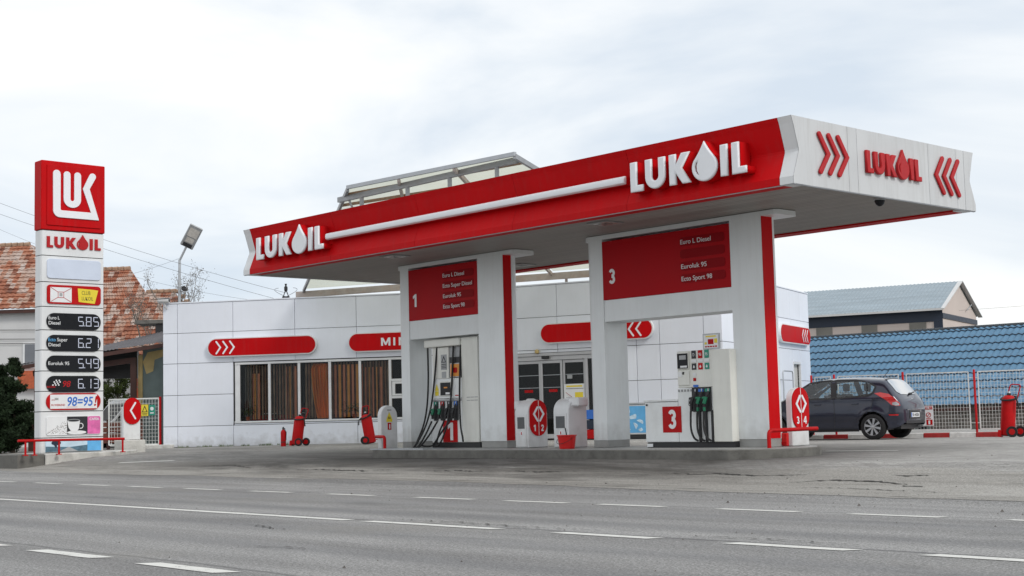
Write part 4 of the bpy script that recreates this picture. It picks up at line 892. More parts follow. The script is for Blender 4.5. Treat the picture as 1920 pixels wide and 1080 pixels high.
# ================================================================== SHOP BUILDING
PL = Vector((-12.26, 49.503, 0)); PB = Vector((-2.669, 47.695, 0)); PC = PB + Vector((math.cos(YB), math.sin(YB), 0)) * 10.12
RZ = [.42, 1.14, 2.22, 3.32, 4.38, 5.42]
shop = thing('shop_building', 'low white panelled shop with red oval signs behind the pumps', 'building', (PL.x, PL.y, .40), 0)
def loc2(P): return Matrix.Translation((P.x - PL.x, P.y - PL.y, 0))
gap = .008
def panels(P, yaw, cols, skip, deep=.05):
    Mx = loc2(P) @ Matrix.Rotation(yaw, 4, 'Z')
    for i in range(len(cols) - 1):
        for j in range(5):
            z0, z1 = RZ[j], RZ[j + 1]
            for (s0, s1, za, zb) in [(cols[i], cols[i + 1], z0, z1)]:
                pieces = [(s0, s1, za, zb)]
                for h0, h1, hz0, hz1 in skip:
                    nxt = []
                    for a, b, c, d in pieces:
                        if b <= h0 + .01 or a >= h1 - .01 or d <= hz0 + .01 or c >= hz1 - .01: nxt.append((a, b, c, d)); continue
                        if a < h0 - .01: nxt.append((a, h0, c, d))
                        if b > h1 + .01: nxt.append((h1, b, c, d))
                        m0, m1 = max(a, h0), min(b, h1)
                        if c < hz0 - .01: nxt.append((m0, m1, c, hz0))
                        if d > hz1 + .01: nxt.append((m0, m1, hz1, d))
                    pieces = nxt
                for a, b, c, d in pieces:
                    if b - a < .05 or d - c < .03: continue
                    mb = MB(); mb.box(a + gap, b - gap, 0, deep, c + gap, d - gap); me = mb.mesh(M['clad'], .004); me.transform(Mx)
                    link(bpy.data.objects.new('cladding_panel', me), shop)
def backing(P, yaw, length, holes, th=.22):
    Mx = loc2(P) @ Matrix.Rotation(yaw, 4, 'Z'); mb = MB(); s = 0
    for h0, h1, z0, z1 in sorted(holes):
        mb.box(max(s, .06), h0, .055, th, .2, 5.40); mb.box(h0, h1, .055, th, z1, 5.40)
        if z0 > .45: mb.box(h0, h1, .055, th, .2, z0)
        s = h1
    mb.box(max(s, .06), length - .06, .055, th, .2, 5.40); me = mb.mesh(M['gap']); me.transform(Mx); link(bpy.data.objects.new('wall_core', me), shop)
    mb = MB(); mb.box(0, length, -.015, th + .02, 5.425, 5.47); me = mb.mesh(M['clad'], .004); me.transform(Mx); link(bpy.data.objects.new('parapet_cap', me), shop)
hl = [(2.62, 9.35, 1.2, 3.30)]; hr = [(2.62, 5.90, .42, 3.22)]; hs = [(7.80, 8.66, .42, 2.88)]
panels(PL, YL, [0, .54, 2.59, 4.84, 7.04, 9.72], hl); backing(PL, YL, 9.72, hl)
panels(PB, YB, [0, 1.50, 3.03, 4.58, 6.12, 7.30, 8.08, 9.52, 10.12], hr); backing(PB, YB, 10.12, hr)
panels(PC, YB + R(90), [0.0, 1.4, 3.0, 4.6, 6.2, 7.6, 8.9, 10.1], hs); backing(PC, YB + R(90), 10.1, hs)
# roof, floor, inner walls, far walls
def world_box(name, m, pts, z0, z1):
    mb = MB(); mb.prism([(x - PL.x, y - PL.y) for x, y in pts], z0, z1, 'XY'); return mb.build(name, m, shop)
UL = Vector((math.cos(YL), math.sin(YL), 0)); UB = Vector((math.cos(YB), math.sin(YB), 0)); VB = Vector((-math.sin(YB), math.cos(YB), 0)); VL = Vector((-math.sin(YL), math.cos(YL), 0))
PD = PC + VB * 10.1; PE = PL + VL * 9.0
ring = [PL + VL * .23 + UL * .1, PB + VL * .25, PC + VB * .23 - UB * .23, PD - UB * .23 , PD - UB * 8, PE + UL * .1]
world_box('roof_slab', M['corr'], [(p.x, p.y) for p in ring], 5.0, 5.2)
world_box('floor', M['floor_in'], [(p.x, p.y) for p in ring], .40, .44)
world_box('left_wall', M['clad'], [(p.x, p.y) for p in (PL + UL * .0 + VL * .23, PL + UL * .2 + VL * .23, PE + UL * .2, PE)], .2, 5.40)
world_box('rear_wall', M['clad'], [(p.x, p.y) for p in (PE, PD - UB * .3, PD - UB * .3 + VB * .2, PE + VL * .2)], .2, 5.40)
q0, q1 = PL + VL * 3.2 + UL * .25, PB + VB * 3.2
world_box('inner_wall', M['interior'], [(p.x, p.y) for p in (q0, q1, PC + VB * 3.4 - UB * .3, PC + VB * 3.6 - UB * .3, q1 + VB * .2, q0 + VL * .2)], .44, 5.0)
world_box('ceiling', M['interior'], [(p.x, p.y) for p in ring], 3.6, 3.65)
def inwing(P, yaw):
    return loc2(P) @ Matrix.Rotation(yaw, 4, 'Z')
def wpart(name, mb, m, Mx, parent=None, bevel=0, smooth=False):
    me = mb.mesh(m, bevel, smooth); me.transform(Mx); o = bpy.data.objects.new(name, me)
    if parent is None: return link(o, shop)
    COL.objects.link(o); o.parent = parent; return o
ML = inwing(PL, YL); MR = inwing(PB, YB); MS = inwing(PC, YB + R(90))
# window strip of the left wing
mb = MB(); mb.box(2.64, 9.34, .02, .14, 3.22, 3.295); mb.box(2.64, 9.34, -.03, .14, 1.205, 1.27); mb.box(2.64, 2.82, .04, .14, 1.27, 3.22); mb.box(9.26, 9.34, .02, .14, 1.27, 3.22)
wf = wpart('window_frame', mb, M['alu'], ML, bevel=.005)
mull = [2.82, 3.89, 4.96, 6.06, 7.13, 8.19]
for s in mull[1:]: wpart('mullion', MB().box(s - .045, s + .045, .03, .12, 1.27, 3.22), M['alu'], ML, wf, .004)
for i in range(5): wpart('pane', MB().box(mull[i] + (.045 if i else 0), mull[i + 1] - .045, .07, .078, 1.27, 3.22), M['glass'], ML, wf)
for z in (2.53, 1.95): wpart('transom', MB().box(8.235, 9.26, .03, .12, z - .04, z + .04), M['alu'], ML, wf, .004)
wpart('hatch_frame', MB().box(8.26, 8.36, .02, .11, 2.0, 2.48).box(8.66, 8.72, .02, .11, 2.0, 2.48).box(8.36, 8.66, .02, .11, 2.40, 2.48).box(8.36, 8.66, .02, .11, 2.0, 2.06), M['alu'], ML, wf, .004)
wpart('pane', MB().box(8.24, 9.26, .07, .078, 1.27, 3.22), M['glass'], ML, wf)
# blinds and curtain behind the panes
def hang(label, spans, m, s0=None, lean=0, y=.32, z0=1.32, z1=3.12):
    t = thing('vertical_blind', label, 'blind', (PL.x, PL.y, .40), 0, 'blinds in the shop window')
    for k, (a, w_) in enumerate(spans):
        mm = m[k % len(m)] if isinstance(m, (list, tuple)) else m
        mb = MB(); mb.box(a, a + w_, y, y + .012, z0, z1); me = mb.mesh(mm); me.transform(ML)
        ob_ = bpy.data.objects.new('blind_slat', me); COL.objects.link(ob_); ob_.parent = t; ob_.location.z = -.40
    return t
B2 = [M['blindp'], M['blindo']]
hang('sparse orange strip blind in the leftmost shop window pane', [(3.18, .03), (3.24, .04), (3.36, .08)], B2, z1=2.9)
hang('narrow orange strips in the second shop window pane from the left', [(4.40, .02), (4.52, .03), (4.70, .07), (4.85, .04)], B2)
hang('evenly spaced orange and pink strips in the fourth shop window pane', [(6.13 + .155 * k, .085) for k in range(7)], B2)
hang('thin red strips in the fifth shop window pane above the extinguisher', [(7.22, .05), (7.36, .03), (7.48, .05), (7.62, .04), (7.76, .08)], B2, z1=3.0)
hang('dark brown drape strips behind the first and second shop window panes', [(2.95 + .105 * k, .06) for k in range(18)], [M['dimb'], M['dimc']], y=.40, z1=3.2)
hang('dark brown drape strips behind the right half of the shop window strip', [(5.05 + .105 * k, .07) for k in range(30)], [M['dimc'], M['dimb']], y=.42, z1=3.2)
hang('dim grey strips at the far left edge of the shop window strip', [(2.90 + .06 * k, .03) for k in range(4)], M['shut'], z1=3.15)
for lx, lab_ in ((3.02, 'small potted plant with a red flower on the shop window sill'), (6.85, 'low leafy potted plant in the fourth shop window pane')):
    pp = thing('potted_plant', lab_, 'plant', (PL.x, PL.y, .40), 0); q = random.Random(int(lx * 10)); mb = MB()
    for k in range(150):
        p = ML @ Vector((lx + q.gauss(0, .12 if lx < 4 else .25), .28 + q.uniform(-.05, .05), 1.45 + abs(q.gauss(0, .16 if lx < 4 else .12)) + .05)); u_ = Vector((q.uniform(-1, 1), q.uniform(-1, 1), q.uniform(-1, 1))).normalized() * .05; v_ = Vector((q.uniform(-1, 1), q.uniform(-1, 1), q.uniform(-1, 1))).normalized() * .025
        mb.add([p - v_, p + v_, p + u_], [(0, 1, 2)])
    o = mb.build('leaves', M['leaf2'], pp)
    mb = MB(); mb.lathe([(.06, 1.28), (.08, 1.42)], (lx, .28, 0), 'Z', 12); me = mb.mesh(M['brick']); me.transform(ML); o = bpy.data.objects.new('pot', me); link(o, pp)
ct = thing('curtain', 'gathered orange curtain in the middle pane of the shop window', 'curtain', (PL.x, PL.y, .40), 0)
mb = MB(); n = 90
for j, z in enumerate((1.30, 1.8, 2.4, 3.0, 3.18)):
    for i in range(n + 1):
        f_ = i / n; l = 5.42 - .0 * j - {0: -.02, 1: .08, 2: .16, 3: .20, 4: .10}[j] + .05; r_ = 5.98
        s = l + (r_ - l) * f_; mb.v.append((s, .32 + .07 * math.sin(f_ * 42 + z * .5), z))
for j in range(4):
    for i in range(n): k = j * (n + 1) + i; mb.f.append([k, k + 1, k + n + 2, k + n + 1]); mb.m.append(0)
me = mb.mesh(M['curt'], smooth=80); me.transform(ML); o = bpy.data.objects.new('cloth', me); COL.objects.link(o); o.parent = ct; o.location.z = -.40
# red sofas / ledge glimpsed through the glass
for i, (a, b) in enumerate(((2.9, 3.85), (4.0, 4.9))):
    wpart('seat_back', MB().box(a, b, .55, .75, 1.0, 1.46), M['redp'], ML, None, .03)
    wpart('bright_table', MB().box(a + .5, b + .0, .8, 1.3, 1.50, 1.53), M['wprint'], ML, None)
# entrance doors of the right wing
mb = MB(); mb.box(2.63, 5.89, -.01, .14, 3.12, 3.215); mb.box(2.63, 5.89, .02, .12, 2.98, 3.11); mb.box(2.95, 3.03, .02, .12, .44, 2.98); mb.box(5.50, 5.60, .02, .12, .44, 2.98); mb.box(5.80, 5.89, .02, .12, .44, 2.98)
df = wpart('door_frame', mb, M['alug'], MR, bevel=.004)
for a, b, y in ((3.04, 3.92, .06), (3.93, 4.70, .03), (4.71, 5.50, .07)):
    lf = wpart('door_leaf', MB().box(a, a + .07, y, y + .05, .46, 2.97).box(b - .07, b, y, y + .05, .46, 2.97).box(a + .07, b - .07, y, y + .05, 2.88, 2.97).box(a + .07, b - .07, y, y + .05, .46, .60), M['alug'], MR, None, .004)
    wpart('pane', MB().box(a + .07, b - .07, y + .02, y + .028, .60, 2.88), M['glass'], MR, lf)
    for z in (2.50, 2.10): wpart('push_bar', MB().box(a + .07, b - .07, y - .004, y + .018, z - .008, z + .008), M['galv'], MR, lf)
    if a < 4.5: wpart('red_sticker', MB().box(a + .28, a + .58, y + .012, y + .018, 1.95, 2.04), M['redp'], MR, lf)
wpart('side_pane', MB().box(2.70, 2.95, .07, .078, .46, 2.98), M['glass'], MR, df); wpart('side_pane', MB().box(5.60, 5.80, .07, .078, .46, 2.98), M['glass'], MR, df)
wpart('motion_sensor', MB().box(4.02, 4.28, -.09, -.012, 3.02, 3.12), M['black'], MR, None, .02)
wpart('entry_lamp', MB().lathe([(.03, 3.20), (.07, 3.23), (.07, 3.30), (.03, 3.34)], (3.86, -.06, 0), 'Z', 12), M['plasty'], MR, None)
wpart('side_door', MB().box(7.80, 8.66, .10, .14, .42, 2.80), mat('grey_side_door', (.52, .52, .50), .6, dirt=.3), MS, None)
wpart('door_surround', MB().box(7.76, 8.70, -.03, .10, 2.80, 2.88).box(7.76, 7.80, -.02, .10, .42, 2.80).box(8.66, 8.70, -.02, .10, .42, 2.80), M['white'], MS, None, .004)
# sheet poster on the right door leaf: a thing taped to the glass
po = thing('door_poster', 'white notice sheet with yellow boxes taped to the right door leaf', 'poster', (PB.x, PB.y, .40), YB)
q_ = plate('sheet', [rect(4.74, 5.46, 1.45, 2.19)], M['wprint'], po, .062, .004)
plate('yellow_strip', [rect(4.82, 5.38, 2.09, 2.14)], M['yellow'], q_, .057, .003); plate('rule_line', [rect(4.80, 5.42, 2.03, 2.045)], M['ink'], q_, .057, .003); plate('yellow_box', [rect(5.12, 5.40, 1.66, 1.92)], M['yellow'], q_, .057, .003)
plate('diagram', [stroke([(4.80, 1.92), (5.08, 1.72)], .012, False), rect(4.88, 5.0, 1.62, 1.68)], M['redletter'], q_, .057, .003)
plate('small_note', [rect(4.86, 5.04, 2.36, 2.48)], M['gprint'], po, .062, .004)
# low shop stock in front of the wall: blue chest and crates
fz = thing('ice_chest', 'light blue ice freezer by the wall between the pumps', 'freezer', (PB.x, PB.y, .40), YB)
MB().box(6.75, 7.85, -.72, -.05, .55, 1.46).build('body', M['wprint'], fz, bevel=.02); MB().box(6.78, 7.82, -.70, -.08, .42, .55).build('plinth', M['black'], fz)
fp = plate('front_picture', [rect(6.77, 7.83, .60, 1.42)], M['lblue'], fz, -.724, .004); MB().box(6.73, 7.87, -.74, -.03, 1.465, 1.52).build('lid', M['galv'], fz, bevel=.01)
rr_ = random.Random(8)
plate('ice_print', [[(x + r * math.cos(a), z + r * .8 * math.sin(a)) for a in sorted(rr_.uniform(0, 6.28) for _ in range(6))] for x, z, r in [(6.98, .75, .12), (7.2, .70, .12), (7.42, .80, .14), (7.62, .92, .12), (7.10, .98, .10), (7.40, 1.10, .13), (7.65, .70, .08), (7.25, 1.26, .08)]], mat('ice_print', (.55, .72, .85), .4, var=.2, scale=14), fp, -.729, .003)
cr_ = thing('drinks_rack', 'blue crate rack with red base beside the entrance doors', 'rack', (PB.x, PB.y, .40), YB)
MB().box(5.62, 6.05, -.52, -.06, 1.05, 1.34).build('crate', M['blue'], cr_, bevel=.01); MB().box(5.62, 6.05, -.52, -.06, .74, 1.02).build('crate', M['navy'], cr_, bevel=.01); MB().box(5.60, 6.07, -.55, -.04, .44, .72).build('base', M['redp'], cr_, bevel=.01)
# oval wall signs
def oval(P, yaw, s0, s1, z0, z1, label, chev=(), word=None, d=.13):
    t = thing('wall_sign', label, 'sign', (P.x, P.y, .40), yaw, 'red oval signs on the shop walls')
    r = (z1 - z0) / 2
    plate('sign_tray', [rrect(s0, s1, z0, z1, r, 12)], M['white'], t, -.004, d, .006)
    f_ = plate('sign_face', [rrect(s0 + .04, s1 - .04, z0 + .04, z1 - .04, r - .04, 12)], M['red'], t, -d - .005, .012)
    for x, dr in chev: plate('chevron', [stroke([(x, z0 + .53), (x + .15 * dr, z0 + .33), (x, z0 + .12)], .055)], M['letter'], f_, -d - .018, .012)
    if word:
        gx = word[1]
        for ch in word[0]:
            glyph('sign_letter', ch, gx, z0 + .19, .27, M['letter'], f_, -d - .018, .008, 1.32); gx += {'M': .43, 'I': .19, 'N': .36}[ch]
    return t
oval(PL, YL, 1.70, 5.66, 3.50, 4.16, 'red oval sign with three white chevrons at the left end of the shop front', [(2.04 + .25 * k, 1) for k in range(3)])
oval(PL, YL, 6.78, 9.62, 3.50, 4.16, 'red oval sign with white capital letters above the shop windows, left of pillar 1', (), ('MINI', 7.95, .80))
oval(PB, YB, 4.02, 7.93, 3.50, 4.16, 'red oval sign with white chevrons pointing left over the shop entrance', [(7.02 + .25 * k, -1) for k in range(3)])
oval(PC, YB + R(90), 5.9, 9.75, 3.50, 4.16, 'glossy red oval sign on the shop side wall facing the parked car', [(8.75 + .28 * k, -1) for k in range(3)])
# rainwater pipe frame on the side wall (small trolley rail)
tr = thing('metal_frame', 'grey tubular rack standing against the side wall of the shop', 'rack', (PC.x, PC.y, .40), YB + R(90))
mb = MB(); mb.tube(bend([(5.2, -.35, .42), (5.2, -.35, 2.5), (6.4, -.35, 2.5), (6.4, -.35, .42)], .12), .022, 8); mb.build('frame_tube', M['galv'], tr, smooth=True); MB().bar((5.2, -.35, 1.4), (6.4, -.35, 1.4), .03).build('cross_tube', M['galv'], tr)

# glazed steel lean-to roof over the gap
gr = thing('glazed_lean_to', 'rusty steel frame with translucent sheets above the canopy and shop', 'roof frame', (PB.x, PB.y, .40), 0)
FL = W(-28.67, 21.0, 7.04); FR = W(-22.48, 21.0, 6.93); BL = PB + UB * -5.3 + Vector((0, 0, 5.86)); BR = PB + UB * 9.3 + Vector((0, 0, 5.80))
sh = Vector((PB.x, PB.y, 0))
def lp(u, v, dz=0): p = FL.lerp(FR, u).lerp(BL.lerp(BR, u), v); return p - sh + Vector((0, 0, dz))
for i in range(4):
    mb = MB(); mb.bar(lp(i / 3, 0, -.05), lp(i / 3, 1, -.05), .07, .11); mb.build('rafter', M['steel'] if i in (0, 3) else M['rafw'], gr)
for i in range(3):
    for j in range(6):
        u0, u1, v0, v1 = i / 3 + .004, (i + 1) / 3 - .004, j / 6 + .003, (j + 1) / 6 - .003
        mb = MB(); mb.add([lp(u0, v0, .03), lp(u1, v0, .03), lp(u1, v1, .03), lp(u0, v1, .03), lp(u0, v0, .04), lp(u1, v0, .04), lp(u1, v1, .04), lp(u0, v1, .04)], [(0, 3, 2, 1), (4, 5, 6, 7), (0, 1, 5, 4), (1, 2, 6, 5), (2, 3, 7, 6), (3, 0, 4, 7)])
        mb.build('glazing_sheet', M['poly'], gr)
for j in (.045, .125, .25, .4, .6, .8):
    mb = MB(); mb.bar(lp(0, j, -.03), lp(1, j, -.03), .05, .07); mb.build('purlin', M['rust'], gr)
mb = MB(); mb.bar(lp(-.003, 0, .0), lp(1.003, 0, .0), .07, .09); mb.build('front_edge_bar', M['galv'], gr)
B0 = W(-29.5, 21.32, 6.85) - sh; B1 = W(-22.75, 21.32, 6.87) - sh
MB().bar(B0, B1, .10, .13).build('carrier_beam', M['steel'], gr)
for k in (.145, .42, .655, .90):
    p = B0.lerp(B1, k); MB().bar((p.x, p.y, CZ1 - .15), p + Vector((0, 0, -.06)), .10).build('post', M['steel'], gr)
p = B0 + (B1 - B0) * .06; MB().bar(p, p + Vector((.5, -.1, -1.2)), .05).build('brace', M['steel'], gr)
MB().bar(BL - sh + Vector((0, 0, -.16)) - UB * .3, BR - sh + Vector((0, 0, -.12)), .10, .22).build('rear_beam', M['rafw'], gr)
for s in (-4.5, -1.2, 1.5, 4.9, 7.6):
    p = PB + UB * s - sh + VB * .12; MB().bar((p.x, p.y, 5.2), (p.x, p.y, 5.60), .09).build('post', M['rafw'], gr)

# ================================================================== EXTINGUISHERS
def trolley(label, x, y, yaw, tilt, h=1.02, side=1, rad=.155, group='wheeled fire extinguishers'):
    z = groundz(x, y); t = thing('wheeled_extinguisher', label, 'fire extinguisher', (x, y, z), yaw, group, absz=False)
    T = Matrix.Rotation(tilt, 4, 'Y')
    def tp(mb, name, m, **k):
        me = mb.mesh(m, **k); me.transform(T); o = bpy.data.objects.new(name, me); return link(o, t)
    r = rad
    tp(MB().lathe([(r * .6, .03), (r * .97, .06), (r, .12), (r, h - .14), (r * .92, h - .07), (r * .62, h - .015), (.05, h)], (0, 0, 0), 'Z', 22), 'cylinder', M['redp'], smooth=50)
    tp(MB().lathe([(.035, h - .01), (.035, h + .06), (.02, h + .09)], (0, 0, 0), 'Z', 10), 'valve', M['galv'], smooth=True)
    mb = MB(); mb.tube([(.17 * math.cos(a) * 1.05, -.02 + .17 * math.sin(a) * 1.05, h - .07 + .05 * math.sin(a + .5)) for a in [2 * math.pi * k / 16 for k in range(17)]], .022, 7); mb.tube([(.17, -.10, h - .04), (.21 * side, -.13, h - .14), (.25 * side, -.13, h - .30)], .02, 7)
    tp(mb, 'hose', M['rubber'], smooth=True)
    mb = MB(); hx = .05 * side; mb.tube(bend([(hx - .10, .02, h - .08), (hx - .03, .03, h + .26), (hx + .20, .03, h + .26), (hx + .13, .02, h - .08)], .06), .014, 7); tp(mb, 'handle', M['redp'], smooth=True)
    mb = MB(); mb.box(-.04, .04, -.05, .05, h + .0, h + .05); tp(mb, 'head', M['black'])
    mb = MB(); mb.tube([(-.10, .06, .12), (.26, .06, .12)], .014, 6); mb.box(-.20, -.12, -.14, .12, .0, .16); tp(mb, 'trolley_frame', M['redp'])
    for wy, wx in ((-.17, .13), (.17, .27)):
        w = MB().lathe([(.07, -.02), (.125, -.028), (.13, 0), (.125, .028), (.07, .02)], (wx * side, wy, .13), 'Y', 20).build('wheel', M['tyre'], t, smooth=35)
        MB().lathe([(.0, -.033), (.07, -.031), (.07, .031), (.0, .033)], (wx * side, wy, .13), 'Y', 14).build('wheel_hub', M['redp'], w)
    return t
trolley('wheeled red extinguisher leaning right below the middle window pane of the shop', -7.08, 45.95, YL, R(8), .97, 1, .175)
trolley('wheeled red extinguisher leaning left beside the warning triangle pylon', -4.62, 45.45, YL, R(-10), .97, -1, .175)
trolley('tall wheeled red extinguisher at the kerb end by the wire fence on the right', 11.47, 33.25, R(-27), R(5), .98, 1, .165)
sx_, sy_ = -7.50, 45.95; se = thing('fire_extinguisher', 'small red hand extinguisher standing left of a wheeled one', 'fire extinguisher', (sx_, sy_, groundz(sx_, sy_)), YL, absz=False)
MB().lathe([(.08, 0), (.085, .02), (.085, .46), (.06, .52), (.03, .54)], (0, 0, 0), 'Z', 18).build('cylinder', M['redp'], se, smooth=45)
MB().box(-.03, .06, -.02, .02, .55, .59).box(-.02, .02, -.02, .02, .53, .63).build('valve', M['black'], se); MB().tube([(.04, 0, .57), (.10, 0, .45), (.09, 0, .2)], .012, 6).build('hose', M['rubber'], se, smooth=True)
MB().lathe([(.087, .13), (.087, .16)], (0, 0, 0), 'Z', 18).build('strap', M['black'], se)

# ================================================================== CAR
TH = R(37); d_ = Vector((-math.cos(TH), math.sin(TH), 0)); lf_ = Vector((-math.sin(TH), -math.cos(TH), 0))
rw = Vector((.25177 * 33.3, 33.3, 0)); HW = .79
cc = rw - lf_ * (HW - .03); cz = groundz(rw.x, rw.y)
car = thing('parked_car', 'dark blue grey five door hatchback parked along the red and white kerb', 'car', (cc.x, cc.y, cz), math.atan2(d_.y, d_.x), absz=False)
def lerp_tab(x, tab):
    if x <= tab[0][0]: return tab[0][1]
    for (a, va), (b, vb) in zip(tab, tab[1:]):
        if x <= b:
            t = (x - a) / (b - a); return va + (vb - va) * t
    return tab[-1][1]
def smooth_tab(tab, n=400):
    x0, x1 = tab[0][0], tab[-1][0]; xs = [x0 + (x1 - x0) * i / n for i in range(n + 1)]; v = [lerp_tab(x, tab) for x in xs]
    for _ in range(10): v = [v[0]] + [(v[i - 1] + 2 * v[i] + v[i + 1]) / 4 for i in range(1, n)] + [v[-1]]
    return [(a, b) for a, b in zip(xs, v)]
TOP = smooth_tab([(-.70, .80), (-.685, .90), (-.64, .95), (-.60, 1.00), (-.50, 1.13), (-.36, 1.31), (-.25, 1.415), (-.12, 1.445), (.3, 1.478), (.9, 1.49), (1.35, 1.462), (1.65, 1.40), (2.0, 1.20), (2.35, 1.02), (2.6, .955), (2.95, .86), (3.12, .76), (3.22, .62), (3.25, .52)])
BOT = smooth_tab([(-.70, .38), (-.62, .30), (-.45, .25), (.0, .20), (2.4, .19), (2.9, .20), (3.1, .24), (3.25, .34)])
PLN = smooth_tab([(-.70, .78), (-.66, .87), (-.58, .93), (-.40, .975), (.0, 1.0), (2.3, 1.0), (2.7, .97), (3.0, .89), (3.15, .78), (3.25, .62)])
def tabv(T, x):
    i = int((x - T[0][0]) / (T[-1][0] - T[0][0]) * (len(T) - 1)); i = max(0, min(len(T) - 2, i)); (a, va), (b, vb) = T[i], T[i + 1]; t = max(0, min(1, (x - a) / (b - a))); return va + (vb - va) * t
def SW(z, x):
    if z < .62: s = .855 - .07 * ((.62 - z) / .42) ** 1.6 - .012 * math.exp(-((z - .42) / .07) ** 2)
    elif z < .98: s = .855 - .030 * ((z - .62) / .36) ** 1.5
    else: s = .825 - .43 * (z - .98) - .05 * (z - .98) ** 2
    for wx in (0, 2.525):
        dd = math.hypot(x - wx, z - .30); s += .016 * math.exp(-((dd - .38) / .07) ** 2)
    s += .012 * math.exp(-((z - .955) / .03) ** 2) * (1 if x < 2.3 else 0)
    return s
def halfw(x, z): return SW(z, x) * tabv(PLN, x)
PP = 2.7
def section(x, n1=30, n2=16):
    zt = tabv(TOP, x); zb = tabv(BOT, x); rr = min(.16, (zt - zb) * .35); zs = zt - rr; pts = []
    for i in range(n1): z = zb + (zs - zb) * i / (n1 - 1); pts.append((halfw(x, z), z))
    ws = halfw(x, zs)
    for i in range(1, n2 + 1):
        ph = math.pi / 2 * i / n2; pts.append((ws * math.cos(ph) ** (2 / PP), zs + rr * math.sin(ph) ** (2 / PP)))
    return pts
def topz(x, y):
    zt = tabv(TOP, x); zb = tabv(BOT, x); rr = min(.16, (zt - zb) * .35); zs = zt - rr; ws = halfw(x, zs); q = max(0, 1 - (abs(y) / ws) ** PP); return zs + rr * q ** (1 / PP)
def inpoly(x, z, P):
    c = False; j = len(P) - 1
    for i in range(len(P)):
        if (P[i][1] > z) != (P[j][1] > z) and x < (P[j][0] - P[i][0]) * (z - P[i][1]) / (P[j][1] - P[i][1]) + P[i][0]: c = not c
        j = i
    return c
WF = [(2.17, .985), (2.02, 1.12), (1.62, 1.365), (1.30, 1.405), (1.06, 1.415), (1.00, .985)]
WR_ = [(.90, .99), (.96, 1.415), (.45, 1.405), (.10, 1.35), (-.06, 1.24), (-.02, 1.10), (.10, 1.03)]
RWN = [(-.26, .52), (-.56, .56)]
XS = [-.70 + 3.95 * i / 176 for i in range(177)]
mb = MB(); secs = [section(x) for x in XS]; nS = len(secs[0])
for sgn in (1, -1):
    base = len(mb.v)
    for x, sc in zip(XS, secs):
        for y, z in sc: mb.v.append((x, sgn * y, z))
    for i in range(len(XS) - 1):
        for j in range(nS - 1):
            k = base + i * nS + j; q = [k, k + nS, k + nS + 1, k + 1]
            cx = sum(mb.v[a][0] for a in q) / 4; cz_ = sum(mb.v[a][2] for a in q) / 4; cy = abs(sum(mb.v[a][1] for a in q) / 4)
            if j < 34 and cz_ > .97 and (inpoly(cx, cz_, WF) or inpoly(cx, cz_, WR_)) and cy > .55: continue
            if cz_ < .72 and any(math.hypot(cx - wx, cz_ - .30) < .355 for wx in (0, 2.525)) and j < 28: continue
            if -.545 < cx < -.245 and cy < .50 and j > 28: continue
            if 1.68 < cx < 2.33 and cy < .62 and j > 28: continue
            mb.f.append(q); mb.m.append(0)
    if sgn == 1:
        for i0_ in (0, len(XS) - 1): 
            l = [base + i0_ * nS + j for j in range(nS)]; capl = l
            mb.cap = getattr(mb, 'cap', []) + [l]
l0 = mb.cap[0]; half = len(XS) * nS
for l in mb.cap:
    for j in range(nS - 1): mb.f.append([l[j], l[j + 1], l[j + 1] + half, l[j] + half]); mb.m.append(0)
me = mb.mesh(M['paint']); bm = bmesh.new(); bm.from_mesh(me); bmesh.ops.remove_doubles(bm, verts=bm.verts, dist=.0008); bmesh.ops.recalc_face_normals(bm, faces=bm.faces); bm.to_mesh(me); bm.free(); sm(me, 50)
body = link(bpy.data.objects.new('body', me), car)
def side_patch(name, P, m, off=.006, sgn=1, parent=None, step=.03, thick=0):
    xs_ = [p[0] for p in P]; zs_ = [p[1] for p in P]; vs = []; bm = bmesh.new()
    vv = [bm.verts.new((x, 0, z)) for x, z in P]; bm.faces.new(vv)
    nx = int((max(xs_) - min(xs_)) / step); nz = int((max(zs_) - min(zs_)) / step)
    for i in range(1, nx + 1): bmesh.ops.bisect_plane(bm, geom=bm.verts[:] + bm.edges[:] + bm.faces[:], plane_co=(min(xs_) + i * step, 0, 0), plane_no=(1, 0, 0))
    for i in range(1, nz + 1): bmesh.ops.bisect_plane(bm, geom=bm.verts[:] + bm.edges[:] + bm.faces[:], plane_co=(0, 0, min(zs_) + i * step), plane_no=(0, 0, 1))
    for v in bm.verts: v.co.y = sgn * (halfw(v.co.x, v.co.z) + off)
    me = bpy.data.meshes.new(name); bm.to_mesh(me); bm.free(); me.materials.append(m); sm(me, 60)
    return link(bpy.data.objects.new(name, me), parent or car)
def top_patch(name, P, m, off=.006, parent=None, step=.04):   # P in (x, y)
    xs_ = [p[0] for p in P]; ys_ = [p[1] for p in P]; bm = bmesh.new(); bm.faces.new([bm.verts.new((x, y, 0)) for x, y in P])
    for i in range(1, int((max(xs_) - min(xs_)) / step) + 1): bmesh.ops.bisect_plane(bm, geom=bm.verts[:] + bm.edges[:] + bm.faces[:], plane_co=(min(xs_) + i * step, 0, 0), plane_no=(1, 0, 0))
    for i in range(1, int((max(ys_) - min(ys_)) / step) + 1): bmesh.ops.bisect_plane(bm, geom=bm.verts[:] + bm.edges[:] + bm.faces[:], plane_co=(0, min(ys_) + i * step, 0), plane_no=(0, 1, 0))
    for v in bm.verts: v.co.z = topz(v.co.x, v.co.y) + off; v.co.x -= off * .6 if v.co.x < 0 else -off * .6
    me = bpy.data.meshes.new(name); bm.to_mesh(me); bm.free(); me.materials.append(m); sm(me, 60)
    return link(bpy.data.objects.new(name, me), parent or car)
def grow(P, k):
    cx = sum(p[0] for p in P) / len(P); cy = sum(p[1] for p in P) / len(P); return [(cx + (x - cx) * k, cy + (y - cy) * k) for x, y in P]
